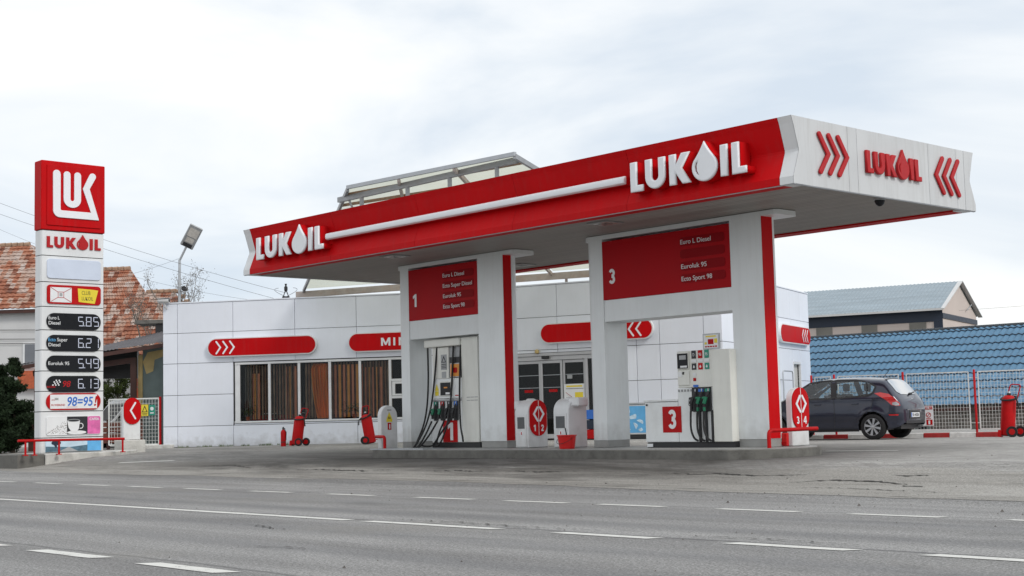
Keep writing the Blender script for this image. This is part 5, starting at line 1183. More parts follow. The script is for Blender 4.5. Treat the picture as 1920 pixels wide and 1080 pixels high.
def line_on_side(name, pts, w, m, sgn, off=.005, parent=None):
    dense = []
    for (a, b) in zip(pts, pts[1:]):
        n = max(2, int(math.hypot(b[0] - a[0], b[1] - a[1]) / .04)); dense += [(a[0] + (b[0] - a[0]) * i / n, a[1] + (b[1] - a[1]) * i / n) for i in range(n)]
    dense.append(pts[-1]); mb = MB()
    for i, (x, z) in enumerate(dense):
        a = dense[max(i - 1, 0)]; b = dense[min(i + 1, len(dense) - 1)]; dx, dz = b[0] - a[0], b[1] - a[1]; l = math.hypot(dx, dz) or 1; nx, nz = -dz / l * w / 2, dx / l * w / 2
        for s_ in (1, -1): X_, Z_ = x + nx * s_, z + nz * s_; mb.v.append((X_, sgn * (halfw(X_, Z_) + off), Z_))
    for i in range(len(dense) - 1): mb.f.append([2 * i, 2 * i + 1, 2 * i + 3, 2 * i + 2]); mb.m.append(0)
    return mb.build(name, m, parent or car)
for sgn in (1, -1):
    for nm, P in (('front_side_window', WF), ('rear_side_window', WR_)):
        g = side_patch(nm, grow(P, 1.03), M['cglass'], .004, sgn); line_on_side('window_seal', grow(P, 1.0) + [grow(P, 1.0)[0]], .045, M['black'], sgn, .007, g)
    line_on_side('pillar_trim', [(.95, .985), (1.01, 1.42)], .09, M['black'], sgn, .009); 
    if True: line_on_side('quarter_bar', [(.12, 1.03), (.17, 1.36)], .03, M['black'], sgn, .010)
    for pts in ([(.95, .98), (.93, .60), (.96, .27)], [(.40, .40), (.18, .62), (.02, .75), (-.05, .98)], [(2.02, .95), (2.06, .70), (2.05, .27)], [(.50, .27), (2.05, .27)], [(-.42, .62), (-.66, .60)]):
        line_on_side('door_seam', pts, .011, M['gap'], sgn)
    side_patch('sill_trim', [(.38, .205), (2.14, .205), (2.14, .25), (.38, .25)], M['black'], .012, sgn)
    for x in (.33, 1.28):
        MB().bar((x, sgn * (halfw(x, .85) + .018), .85), (x + .17, sgn * (halfw(x + .17, .85) + .018), .855), .022, .03).build('door_handle', M['paint'], car, bevel=.006)
    mm_ = MB(); mm_.bar((1.98, sgn * .90, 1.03), (1.90, sgn * .98, 1.04), .12, .13); mm_.build('wing_mirror', M['paint'], car, bevel=.03, seg=2)
    tl = side_patch('tail_lamp', [(-.05, 1.085), (-.20, 1.10), (-.40, 1.06), (-.545, .96), (-.645, .84), (-.655, .78), (-.56, .775), (-.47, .80), (-.40, .87), (-.30, .95)], M['tail'], .012, sgn)
    side_patch('reverse_lens', [(-.50, .86), (-.58, .87), (-.63, .83), (-.64, .79), (-.56, .785), (-.49, .81)], M['galv'], .016, sgn, tl)
    side_patch('bumper_reflector', [(-.40, .585), (-.62, .585), (-.61, .55), (-.42, .555)], M['tail'], .008, sgn)
    hl_ = side_patch('headlamp', [(2.75, .80), (3.10, .70), (3.14, .62), (2.98, .60), (2.72, .70)], M['lens'], .01, sgn)
    # wheel arch lining and lip
    for wx in (0, 2.525):
        mb = MB(); n = 22
        for i in range(n + 1):
            a = R(-12 + 204 * i / n); x, z = wx + .362 * math.cos(a), .30 + .362 * math.sin(a); z = max(z, .20); yy = halfw(min(max(x, -.69), 3.2), z) + .002
            mb.v += [(x, sgn * yy, z), (x, sgn * (yy - .35), z)]
        for i in range(n): mb.f.append([2 * i, 2 * i + 1, 2 * i + 3, 2 * i + 2]); mb.m.append(0)
        mb.build('arch_liner', M['black'], car)
    # wheels
for wx in (0, 2.525):
    for sgn in (1, -1):
        y = sgn * (HW - .02)
        w_ = MB().lathe([(.20, -.09), (.26, -.10), (.295, -.08), (.302, -.03), (.302, .03), (.295, .08), (.26, .10), (.205, .095), (.195, .06)], (wx, y, .302), 'Y', 40).build('wheel', M['tyre'], car, smooth=40)
        rm = MB(); yo = y + sgn * .075
        rm.lathe([(.205, -.10), (.212, .0), (.212, .012), (.198, .012), (.192, -.02), (.19, -.10)] if sgn > 0 else [(.205, .10), (.212, 0), (.212, -.012), (.198, -.012), (.192, .02), (.19, .10)], (wx, yo, .302), 'Y', 40)
        for k in range(8):
            a = 2 * math.pi * k / 8 + .2; c_, s_ = math.cos(a), math.sin(a)
            p_ = [(-.016, .04), (.016, .04), (.030, .195), (-.030, .195)]; q = [(wx + c_ * r_ - s_ * t_, .302 + s_ * r_ + c_ * t_) for t_, r_ in p_]
            rm.prism([(x, z) for x, z in q], yo - sgn * .03, yo - sgn * .002)
        rm.lathe([(.055, -.01), (.055, .004), (.03, .012)] if sgn > 0 else [(.055, .01), (.055, -.004), (.03, -.012)], (wx, yo, .302), 'Y', 20)
        rm.build('rim', M['rim'], w_, smooth=30)
        MB().lathe([(.0, 0), (.19, 0), (.19, .01), (.0, .01)], (wx, yo - sgn * .09, .302), 'Y', 24).build('brake_backing', M['black'], w_)
rwn = top_patch('rear_window', [(-.235, .45), (-.235, -.45), (-.30, -.54), (-.50, -.56), (-.56, -.44), (-.58, 0), (-.56, .44), (-.50, .56), (-.30, .54)], M['bglass'], .008)
ws_ = top_patch('windscreen', [(1.64, .50), (1.64, -.50), (1.75, -.58), (2.34, -.68), (2.38, 0), (2.34, .68), (1.75, .58)], M['cglass'], .008)
top_patch('roof_lip', [(-.20, .52), (-.20, -.52), (-.25, -.50), (-.25, .50)], M['black'], .010)
MB().tube([(.0, .05, 1.47), (-.14, .05, 1.62)], .006, 6).build('aerial', M['black'], car)
mb = MB(); mb.bar((-.60, .0, 1.045), (-.585, -.05, 1.07), .05, .03); mb.bar((-.595, -.02, 1.06), (-.575, -.36, 1.10), .022, .02); mb.build('rear_wiper', M['black'], car)
def on_rear(name, y0, y1, z0, z1, m, x=-.705, d=.012, parent=None, bevel=.003): return MB().box(x - d, x, y0, y1, z0, z1).build(name, m, parent or car, bevel=bevel)
# rear face: plate recess, number plate, badge, lower grille
on_rear('plate_recess', -.34, .34, .47, .66, M['black'], -.698, .012)
npq = on_rear('number_plate', -.26, .26, .505, .615, M['wprint'], -.712, .008)
on_rear('blue_strip', .215, .258, .508, .612, M['blue'], -.7205, .002, npq, 0)
FRAME[0] = Matrix.Translation((-.721, 0, 0)) @ Matrix.Rotation(R(-90), 4, 'Z')
text('plate_number', 'VL 44 BXA', -.19, .528, .066, M['ink'], npq, 0, .002, width=.41, bold=.02)
FRAME[0] = None
MB().lathe([(.0, -.655), (.055, -.652), (.055, -.640)], (0, 0, .90), 'X', 18).build('tailgate_badge', M['rim'], car)
on_rear('bumper_crease', -.50, .50, .675, .695, M['paint'], -.695, .03, None, .008)
on_rear('lower_grille', -.55, .55, .36, .43, M['black'], -.69, .02)
MB().tube([(-.73, -.45, .30), (-.45, -.45, .30)], .025, 10).build('exhaust', M['galv'], car)
MB().box(-.60, 3.0, -.62, .62, .24, .34).build('underbody', M['black'], car)
# cabin
cb = M['rubber']; MB().box(.1, 2.3, -.66, .66, .60, .70).build('cabin_floor', cb, car)
for y in (.36, -.36):
    for x, hz in ((1.15, 1.18), (.30, 1.16)):
        MB().box(x - .09, x + .06, y - .24, y + .24, .65, hz - .08).build('seat_back', cb, car, bevel=.04, seg=2)
        MB().box(x - .06, x + .04, y - .13, y + .13, hz - .02, hz + .17).build('head_rest', cb, car, bevel=.04, seg=2)
MB().box(2.0, 2.3, -.66, .66, .85, .98).build('dashboard', cb, car, bevel=.03)
mb = MB(); mb.tube([(1.83 + .05 * math.sin(a), .36 + .18 * math.cos(a), 1.0 + .17 * math.sin(a)) for a in [2 * math.pi * k / 20 for k in range(21)]], .014, 6); mb.build('steering_wheel', cb, car, smooth=True)

# ================================================================== KERB AND WIRE FENCE ON THE RIGHT
YF = R(-27); kb = thing('painted_kerb', 'kerb of alternating red and white blocks behind the parked car', 'kerb', (11.70, 34.10, .395), YF)
s = -.05
for k in range(11):
    s0 = s - .62 * (k + 1); nm = 'kerbr' if k % 2 == 0 else 'kerbw'
    MB().box(s0 + .004, s0 + .616, 0, .16, .3, .525).build('kerb_stone', M[nm], kb, bevel=.012)
mb = MB()
for k in range(60): x = -random.random() * 6.5; mb.box(x, x + .03, .10 + random.random() * .1, .14 + random.random() * .1, .5, .53 + random.random() * .02)
fe = thing('wire_fence', 'white wire mesh fence on red posts between forecourt and blue roofed shed', 'fence', (11.86, 34.41, .40), YF)
for x in (-4.73, -4.14, -2.41, -.69, 1.05, 2.8): MB().lathe([(.028, .35), (.028, 2.04), (.02, 2.05)], (x, .0, 0), 'Z', 8).build('post', M['redp'], fe, smooth=40)
for x0, x1 in ((-4.64, -4.23), (-4.04, -2.52), (-2.32, -.83), (-.60, .93), (1.16, 2.68)):
    fr = MB(); z0, z1 = .60, 1.995
    for p_, q_ in (((x0, 0, z0), (x1, 0, z0)), ((x0, 0, z1), (x1, 0, z1)), ((x0, 0, z0), (x0, 0, z1)), ((x1, 0, z0), (x1, 0, z1))): fr.bar(p_, q_, .026)
    f_ = fr.build('panel_frame', M['mesh'], fe); mb = MB(); x = x0 + .07
    while x < x1 - .03: mb.bar((x, -.004, z0), (x, -.004, z1), .0065); x += .075
    z = z0 + .085
    while z < z1 - .03: mb.bar((x0, .004, z), (x1, .004, z), .0065); z += .088
    o = mb.build('mesh_wires', M['mesh'], f_); o['kind'] = 'stuff'
for x0, x1 in ((-.83, -.69), (-.69, -.60), (-2.52, -2.41), (-2.41, -2.32)):
    for z in (.75, 1.85): MB().bar((x0, 0, z), (x1, 0, z), .014).build('clip', M['mesh'], fe)
ns = thing('safety_notice', 'white and red safety notice board hung on the wire fence behind the car', 'sign', (11.86, 34.41, .40), YF)
q_ = plate('board', [rect(-2.12, -1.70, .70, 1.19)], M['wprint'], ns, -.03, .006); plate('red_header', [rect(-2.10, -1.72, 1.10, 1.175)], M['redp'], q_, -.037, .003)
text('header_word', 'ATENTIE !', -2.09, 1.115, .05, M['wprint'], q_, -.041, .002, bold=.03, width=.35)
for x in (-2.02, -1.82): plate('ban_ring', [arc(x, .965, .062, 0, 350, 18), arc(x, .965, .046, 0, 350, 18)], M['redp'], q_, -.037, .003); plate('ban_bar', [stroke([(x - .035, .93), (x + .035, 1.0)], .014, False)], M['redp'], q_, -.041, .002); plate('red_caption', [rect(x - .06, x + .06, .87, .885)], M['redp'], q_, -.037, .003)
plate('red_square', [rect(-1.88, -1.73, .72, .85)], M['redp'], q_, -.037, .003); plate('bottle_mark', [rrect(-1.83, -1.785, .735, .83, .015)], M['wprint'], q_, -.041, .002); plate('yellow_square', [rect(-2.08, -1.95, .72, .80)], M['yellow'], q_, -.037, .003)

# ================================================================== BLUE ROOFED SHED
YS = R(-43); sx0, sy0 = 13.631, 48.2
shed = thing('blue_roofed_shed', 'low stone shed with bright blue wavy metal tile roof behind the fence', 'shed', (sx0, sy0, .3), YS)
X0, X1, RUN, ZE, ZR, NR = -7.0, 6.2, 4.2, 1.18, 3.96, 10.4
bl = mat('blue_roof_metal', (.100, .210, .325), .5, var=.12, scale=1.6, dirt=.3, dirtcol=(.13, .22, .30), streak=1, spec=.3)
wl_ = .228; nx = int((X1 - X0) / wl_ * 10); mb = MB()
tn = math.atan2(ZR - ZE, RUN); nyv, nzv = -math.sin(tn), math.cos(tn)
def rp(x, f_, h):
    amp = (.040 + .004 * math.sin(f_ * 37 + x * .7)) * (.5 + .5 * math.sin(2 * math.pi * x / wl_)) + h
    return (x, f_ * RUN + nyv * amp, ZE + f_ * (ZR - ZE) + nzv * amp)
for r_ in range(11):        # every course is its own lapped sheet edge with a gap beneath, its shadow painted on the lip
    f0, f1 = r_ / NR, min((r_ + 1) / NR, 1) + .012
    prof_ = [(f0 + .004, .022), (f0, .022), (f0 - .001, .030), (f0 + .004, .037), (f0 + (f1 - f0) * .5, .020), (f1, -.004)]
    base = len(mb.v)
    for f_, h in prof_:
        for i in range(nx + 1): mb.v.append(rp(X0 + (X1 - X0) * i / nx, f_, h))
    for j in range(len(prof_) - 1):
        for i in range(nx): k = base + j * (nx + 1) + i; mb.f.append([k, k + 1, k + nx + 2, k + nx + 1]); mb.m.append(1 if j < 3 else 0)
lapshade = mat('roof_lap_shadow', (.022, .04, .07), .6)  # dark lip colour stands in for the shadow under each course
mb.build('roof_sheet', [bl, lapshade], shed, smooth=28)
mb = MB()
for i in range(int((X1 - X0) / wl_) + 1):
    x = X0 + wl_ * i; mb.lathe([(.085, 0), (.085, wl_ - .02)], (x, RUN + .02, ZR + .015), 'X', 8)
o = mb.build('ridge_cap', mat('dark_ridge', (.035, .045, .055), .6), shed); o['kind'] = 'stuff'
MB().box(X0, X1, RUN + .05, RUN + 4, 2.0, ZR - .15).build('rear_slope', M['corr'], shed)
MB().box(X0, X1, .30, .55, -.3, 1.25).build('stone_wall', M['kraft'], shed)
mb = MB(); rr_ = random.Random(4)
z = .30
while z < 1.1:
    x = X0 + 1
    while x < X1 - .3:
        w_ = rr_.uniform(.22, .42)
        if not (-.35 < x + w_ / 2 < .45 and z < .85): mb.box(x, x + w_ - .02, .27 - rr_.random() * .02, .31, z, z + .115)
        x += w_
    z += .13
o = mb.build('wall_stones', M['kraft'], shed); o['kind'] = 'stuff'
MB().box(-.25, .30, .25, .30, .36, .86).build('window_frame', M['plaster'], shed); MB().box(-.17, .22, .24, .249, .42, .80).build('window_pane', M['display'], shed); MB().box(-.45, .45, .22, .30, .88, .96).build('window_lintel', M['plasty'], shed)
MB().box(X0, X1, .05, .12, 1.02, 1.13).build('eave_board', M['brownw'], shed)
# PALE WAREHOUSE
wh = thing('warehouse', 'pale pink gabled warehouse with grey corrugated roof and navy eave band', 'building', (22.645, 74.834, .4), R(-30))
L_ = 26; GW = 9.0; ez, rz = 6.39, 8.10
MB().box(-L_, 0, .35, GW - .35, .4, ez - .05).build('wall', M['pinkw'], wh)
MB().prism([(.35, ez - .05), (GW - .35, ez - .05), (GW / 2, rz - .15)], -.30, -.0, 'YZ').build('gable', M['pinkw'], wh)
roofm = mat('grey_corrugated_roof', (.30, .36, .40), .5, metal=.35, var=.15, scale=1.2, dirt=.3, dirtcol=(.45, .50, .53), stretch=(.3, 3, 1))
for sgn in (0, 1):
    mb = MB(); n = int(L_ / .11)
    for f_ in (0, 1):
        for i in range(n + 1):
            y = (-.15 + (GW / 2 + .15) * f_) if sgn == 0 else (GW + .15 - (GW / 2 + .15) * f_)
            mb.v.append((.12 - (L_ + .12) * i / n, y, ez - .04 + (rz - ez + .04) * f_ + (.035 if i % 2 else 0)))
    for i in range(n): mb.f.append([i, i + 1, n + 2 + i, n + 1 + i]); mb.m.append(0)
    mb.build('roof_slope', roofm, wh)
mb = MB(); mb.bar((.13, -.18, ez - .06), (.13, GW / 2, rz + .01), .24, .05); mb.build('verge_trim', M['wallw'], wh); mb = MB(); mb.bar((.13, GW + .18, ez - .06), (.13, GW / 2, rz + .01), .24, .05); mb.build('verge_trim', M['galv'], wh)
MB().box(-L_, .14, -.22, -.12, ez - .13, ez - .02).build('gutter', M['wallw'], wh)
MB().box(-L_, .02, .30, .347, 5.70, 6.33).build('eave_band', M['navy'], wh); MB().box(-.45, .02, .296, .345, .4, 5.695).build('corner_band', M['navy'], wh); MB().box(.02, .05, .30, GW - .3, 5.86, 6.14).build('gable_band', M['navy'], wh)
for s0, s1 in ((-6.9, -6.0), (-4.36, -3.5), (-1.76, -.87), (-9.5, -8.6), (-12.1, -11.2)):
    MB().box(s0, s1, .31, .345, 4.6, 5.695).build('shutter', M['shut'], wh)
MB().bar((.1, 5.8, 6.55), (.25, 6.4, 6.9), .04).build('bracket', M['galv'], wh)

# ================================================================== LEFT BACKGROUND: HOUSE, LEAN-TO, VAN, GATE, TREES
tile = None
def tile_mat():
    m, N, Lk, b = newmat('old_clay_tiles'); t = N.new('ShaderNodeTexCoord'); v = t.outputs['Object']; b.inputs['Roughness'].default_value = .85
    br = N.new('ShaderNodeTexBrick'); br.inputs['Scale'].default_value = 1; br.inputs['Brick Width'].default_value = .26; br.inputs['Row Height'].default_value = 50; br.inputs['Mortar Size'].default_value = 0; br.inputs['Bias'].default_value = 0
    wv = N.new('ShaderNodeTexWhiteNoise'); wv.noise_dimensions = '3D'
    sp = N.new('ShaderNodeVectorMath'); sp.operation = 'SNAP'; sp.inputs[1].default_value = (.24, .27, 100); Lk.new(v, sp.inputs[0]); Lk.new(sp.outputs[0], wv.inputs['Vector'])
    big = noise(N, Lk, v, .55, 4, .6)
    ad = N.new('ShaderNodeMath'); ad.operation = 'ADD'; Lk.new(mapr(N, Lk, wv.outputs['Value'], 0, 1, -.42, .42), ad.inputs[0]); Lk.new(mapr(N, Lk, big, .3, .7, .34, .70), ad.inputs[1])
    c = ramp(N, [(.0, (.12, .055, .04)), (.28, (.29, .10, .055)), (.50, (.38, .155, .09)), (.68, (.40, .26, .20)), (1, (.48, .40, .36))]); Lk.new(ad.outputs[0], c.inputs[0])
    d = noise(N, Lk, v, 9, 4, .7); col = mixc(N, Lk, 1.0, c.outputs[0], mapr(N, Lk, d, .3, .7, .75, 1.2), 'MULTIPLY'); Lk.new(col, b.inputs['Base Color']); return m
M['tiles'] = tile_mat()
def tiled_slope(parent, P00, P10, P01, P11, rows, name='roof_slope', kind=None):
    # ruled surface with stepped courses; P00-P10 eave, P01-P11 ridge (world offsets from the parent)
    P00, P10, P01, P11 = map(Vector, (P00, P10, P01, P11)); n_ = (P10 - P00).cross(P01 - P00).normalized()
    if n_.z < 0: n_ = -n_
    L_ = max((P10 - P00).length, (P11 - P01).length); nx_ = int(L_ / .12); mb = MB(); rws = []
    for r_ in range(rows):
        for f_, h in ((r_ / rows, 0), (r_ / rows + .0006, .05), ((r_ + 1) / rows - .0006, .0)): rws.append((f_, h))
    for f_, h in rws:
        for i in range(nx_ + 1):
            u = i / nx_; p = P00.lerp(P10, u).lerp(P01.lerp(P11, u), f_); mb.v.append(tuple(p + n_ * (h + (.028 if i % 2 else 0) + .012 * math.sin(p.x * 7 + f_ * 40))))
    for j in range(len(rws) - 1):
        for i in range(nx_): k = j * (nx_ + 1) + i; mb.f.append([k, k + 1, k + nx_ + 2, k + nx_ + 1]); mb.m.append(0)
    mb.v = [tuple(v) for v in mb.v]
    o = mb.build(name, M['tiles'], parent); return o
hs_ = thing('tiled_house', 'white house with weathered orange clay tile roof behind the totem', 'house', (-24, 62, .3), R(-4))
D = Vector((-24, 62, 0))
# broad roof plane seen from the road side, in house coordinates (x right, y away)
tiled_slope(hs_, (-14, 0, 6.45), (5.0, 0, 6.45), (-14, 3.6, 9.72), (1.4, 3.6, 9.72), 17)
tiled_slope(hs_, (5.0, 0, 6.45), (5.0, 7.2, 6.45), (1.4, 3.6, 9.72), (1.41, 3.7, 9.72), 17)
MB().box(-14, 4.6, .35, 6.8, .3, 6.42).build('wall', M['wallw'], hs_); MB().box(-14, 4.9, .05, .12, 6.27, 6.43).build('gutter', M['brownw'], hs_); MB().box(-14, 4.2, .12, .35, 6.36, 6.40).build('eave_soffit', M['black'], hs_)
mb = MB()
for i in range(53): mb.lathe([(.11, 0), (.13, .26)], (-14 + .29 * i, 3.6, 9.75), 'X', 7)
o = mb.build('ridge_tiles', M['rust'], hs_); o['kind'] = 'stuff'
wnd = MB().box(2.45, 3.98, .28, .345, 3.85, 4.98).build('window', M['alu'], hs_)
for a, b in ((2.55, 3.10), (3.24, 3.90)): MB().box(a, b, .26, .279, 3.92, 4.90).build('pane', mat('grey_pane', (.16, .17, .19), .15), wnd)
MB().box(2.3, 4.1, .10, .34, 2.95, 3.74).build('tiled_parapet', M['brick'], hs_)
for z in (5.1, 5.5, 4.9): MB().tube([(-6, .30, z + .3), (0, .28, z + .1), (4, .28, z)], .014, 4).build('wall_cable', M['cable'], hs_)
h2 = thing('tiled_house', 'second orange tiled roof seen between the totem and the shop', 'house', (-18, 63, .3), R(-4))
tiled_slope(h2, (-2.5, 0, 4.3), (3.5, 0, 4.3), (-2.5, 4.2, 8.67), (-.47, 4.2, 8.67), 22)
tiled_slope(h2, (.3, -.05, 4.35), (5.5, -.05, 4.35), (.72, 3.0, 7.40), (2.0, 3.0, 7.40), 16)
MB().box(-2.0, 4.8, .8, 6, .3, 4.4).build('wall', M['wallw'], h2)
mb = MB()
for i in range(7): mb.lathe([(.11, 0), (.13, .26)], (-2.5 + .29 * i, 4.2, 8.70), 'X', 7)
for i in range(5): mb.lathe([(.10, 0), (.12, .26)], (.7 + .29 * i, 3.0, 7.44), 'X', 7)
for i in range(11): mb.lathe([(.09, 0), (.11, .26)], (2.05 + .30 * i, 3.0 - .26 * i, 7.42 - .262 * i), 'X', 7)
o = mb.build('ridge_tiles', M['rust'], h2); o['kind'] = 'stuff'
MB().box(1.0, 4.2, .6, .78, 2.2, 3.5).build('orange_wall', M['brick'], h2)
# corrugated lean-to with posts between house and shop
lt = thing('corrugated_lean_to', 'dark open lean-to with grey corrugated roof left of the shop', 'shed', (-15.4, 52.0, .3), R(3))
mb = MB(); n = 100
for j, (y, z0, z1) in enumerate(((-.6, 3.46, 4.38), (1.6, 3.62, 5.10))):
    for i in range(n + 1): u = i / n; mb.v.append((-2.95 + 6.75 * u, y, z0 + (z1 - z0) * u + (.03 if i % 2 else 0)))
for i in range(n): mb.f.append([i, i + 1, n + 2 + i, n + 1 + i]); mb.m.append(0)
mb.build('roof_sheet', M['corr'], lt)
mb = MB(); mb.bar((-2.9, -.55, 3.36), (3.8, -.55, 4.27), .08, .14); mb.build('eave_beam', M['brownw'], lt)
mb = MB(); mb.bar((-2.2, .0, 3.20), (1.5, .0, 3.62), .14, .20); mb.build('cross_beam', M['brownw'], lt)
for x, zt in ((1.42, 3.7), (-2.05, 3.35)): MB().box(x - .10, x + .10, -.08, .08, .3, zt).build('post', M['brownw'], lt)
MB().box(-2.3, -1.85, -.25, .25, .3, 1.35).build('post_base', M['brownw'], lt)
MB().box(-1.5, 1.3, 1.2, 1.5, 3.0, 4.1).build('dark_beam', M['black'], lt)
MB().box(1.72, 3.9, .2, .5, .3, 4.15).build('plaster_wall', M['plaster'], lt); MB().box(1.56, 1.715, .15, .5, .3, 3.8).build('yellow_strip', M['plasty'], lt)
mb = MB(); mb.prism([(1.72, 3.55), (1.9, 3.9), (2.8, 4.05), (2.5, 3.75), (2.15, 3.62), (2.1, 3.2), (1.85, 3.1)], .185, .198); mb.build('plaster_patch', M['plasty'], lt)
MB().box(1.15, 3.9, 1.5, 3.0, 5.06, 5.20).build('concrete_slab', M['concrete'], lt); MB().box(1.9, 3.9, 1.6, 1.9, 4.6, 5.05).build('slab_wall', M['black'], lt)
# white van
vn = thing('white_van', 'white van cab behind the mesh gate left of the shop', 'van', (-14.24, 54.8, .40), R(40))
side = [(-2.2, .65), (2.05, .65), (2.15, 1.05), (1.75, 1.35), (1.1, 2.12), (.9, 2.24), (-2.1, 2.28), (-2.2, 2.0)]
side = [(-x, z) for x, z in side]
mb = MB(); mb.prism(side, -.9, .9); mb.build('body', M['vanw'], vn, bevel=.05, seg=2)
MB().prism([(-1.66, 1.42), (-1.12, 2.04), (-.55, 2.08), (-.45, 1.42)], -.908, -.901).build('side_window', M['black'], vn)
MB().prism([(-.33, 1.42), (-.36, 2.08), (.6, 2.08), (.65, 1.42)], -.908, -.901).build('side_window', M['black'], vn)
mb = MB(); mb.add([(-1.72, -.75, 1.44), (-1.72, .75, 1.44), (-1.16, .72, 2.07), (-1.16, -.72, 2.07)], [(0, 1, 2, 3)]); mb.build('windscreen', M['black'], vn)
MB().bar((-1.75, -.90, 1.38), (-1.10, -.90, 2.10), .10, .06).build('pillar', M['vanw'], vn)
MB().box(-1.35, -1.15, -1.1, -.93, 1.40, 1.62).build('mirror', M['black'], vn)
for x in (-1.4, 1.4):
    for y in (-.8, .8): MB().lathe([(.2, -.1), (.33, -.1), (.33, .1), (.2, .1)], (x, y, .73), 'Y', 20).build('wheel', M['tyre'], vn)
pf = thing('plank_fence', 'low dark brown plank fence in front of the white van', 'fence', (-14.4, 50.2, .40), R(-6))
for k in range(4): MB().box(-1.6, 1.3, 0, .03, .62 + .19 * k, .78 + .19 * k).build('plank', M['plank'], pf)
for x in (-1.5, 0, 1.2): MB().box(x - .05, x + .05, .035, .12, .35, 1.45).build('post', M['brownw'], pf)
gf = thing('mesh_gate', 'white wire mesh gate panels between arrow pillar and shop corner', 'gate', (-12.42, 49.7, .40), YL - R(2))
for x0, x1 in ((-1.95, -1.25), (-1.2, -.04)):
    fr = MB(); z0, z1 = .55, 2.15
    for p_, q_ in (((x0, 0, z0), (x1, 0, z0)), ((x0, 0, z1), (x1, 0, z1)), ((x0, 0, z0), (x0, 0, z1)), ((x1, 0, z0), (x1, 0, z1))): fr.bar(p_, q_, .04)
    f_ = fr.build('panel_frame', M['mesh'], gf); mb = MB(); x = x0 + .1
    while x < x1 - .04: mb.bar((x, -.004, z0), (x, -.004, z1), .009); x += .115
    z = z0 + .13
    while z < z1 - .04: mb.bar((x0, .006, z), (x1, .006, z), .009); z += .13
    o = mb.build('mesh_wires', M['mesh'], f_); o['kind'] = 'stuff'
MB().box(-.02, .05, -.03, .03, .35, 2.2).build('post', M['redp'], gf)
MB().box(-.9, .6, -.35, .1, .3, .53).build('footing', M['wconc'], gf, bevel=.02)
y1_ = thing('warning_board', 'small yellow warning board with black triangle on the mesh gate', 'sign', (-12.42, 49.7, .40), YL - R(2))
q_ = plate('board', [rect(-.69, -.43, 1.54, 1.94)], M['yellow'], y1_, -.03, .006); plate('triangle', [[(-.67, 1.67), (-.45, 1.67), (-.56, 1.91)], [(-.63, 1.695), (-.49, 1.695), (-.56, 1.855)]], M['ink'], q_, -.037, .003); plate('print_line', [rect(-.66, -.46, 1.61, 1.63), rect(-.64, -.48, 1.57, 1.585)], M['ink'], q_, -.037, .003)
y2_ = thing('green_board', 'small green information board beside the yellow one on the mesh gate', 'sign', (-12.42, 49.7, .40), YL - R(2))
q_ = plate('board', [rect(-.40, -.17, 1.56, 1.92)], M['green'], y2_, -.03, .006); plate('pictogram', [arc(-.285, 1.79, .065, 0, 340, 12), rect(-.35, -.22, 1.62, 1.66)], M['wprint'], q_, -.037, .003)

# trees
def conifer(label, x, y, h, r, seed, n=2600, group='dark conifers left of the station', leaf=None):
    z = groundz(x, y); t = thing('conifer_tree', label, 'conifer tree', (x, y, z), 0, group, absz=False); q = random.Random(seed)
    MB().tube([(0, 0, 0), (.05, .02, h * .5), (0, 0, h * .95)], .09, 7, .015).build('trunk', M['bark'], t)
    mb = MB(); boughs = []
    for k in range(int(55 * h / 3)):
        f_ = q.random() ** 1.25; zz = .02 + f_ * (h - .05); a = q.random() * 6.283; rr = r * (1 - f_) ** .75 * q.uniform(.55, 1.2) + .04
        boughs.append((a, zz, rr))
    per = max(10, n // len(boughs))
    for a, zz, rr in boughs:
        for k in range(per):
            u = q.random() ** .6; px, py = math.cos(a) * rr * u, math.sin(a) * rr * u; pz = zz + u * rr * .45 + q.uniform(-.10, .10)
            px += q.uniform(-.11, .11); py += q.uniform(-.11, .11)
            s = q.uniform(.035, .075); dx = Vector((q.uniform(-1, 1), q.uniform(-1, 1), q.uniform(.1, 1.2))).normalized() * s * 1.9; dy = Vector((q.uniform(-1, 1), q.uniform(-1, 1), q.uniform(-1, 1))).normalized() * s * .55
            p = Vector((px, py, pz)); mb.add([p - dy, p + dy, p + dx], [(0, 1, 2)])
    mb.build('foliage', leaf or M['leaf'], t)
conifer('tall dark conifer at the left picture edge', -18.1, 49.8, 3.05, 1.4, 1, 24000)
conifer('pointed dark conifer beside the brown post left of the totem', -17.45, 49.4, 3.2, .95, 2, 16000)
conifer('bushy dark conifer right behind the totem rail', -17.6, 48.2, 2.2, 1.0, 3, 14000)
conifer('conifer seen under the lean-to roof beside the van', -16.4, 58.5, 3.5, 1.7, 4, 9000, leaf=M['leaf3'])
conifer('conifer under the lean-to roof nearest the plaster wall', -14.9, 59.0, 3.3, 1.5, 5, 9000, leaf=M['leaf3'])
conifer('low olive conifer between the totem and the white van', -17.6, 58.8, 3.6, 1.5, 6, 9000, leaf=M['leaf3'])
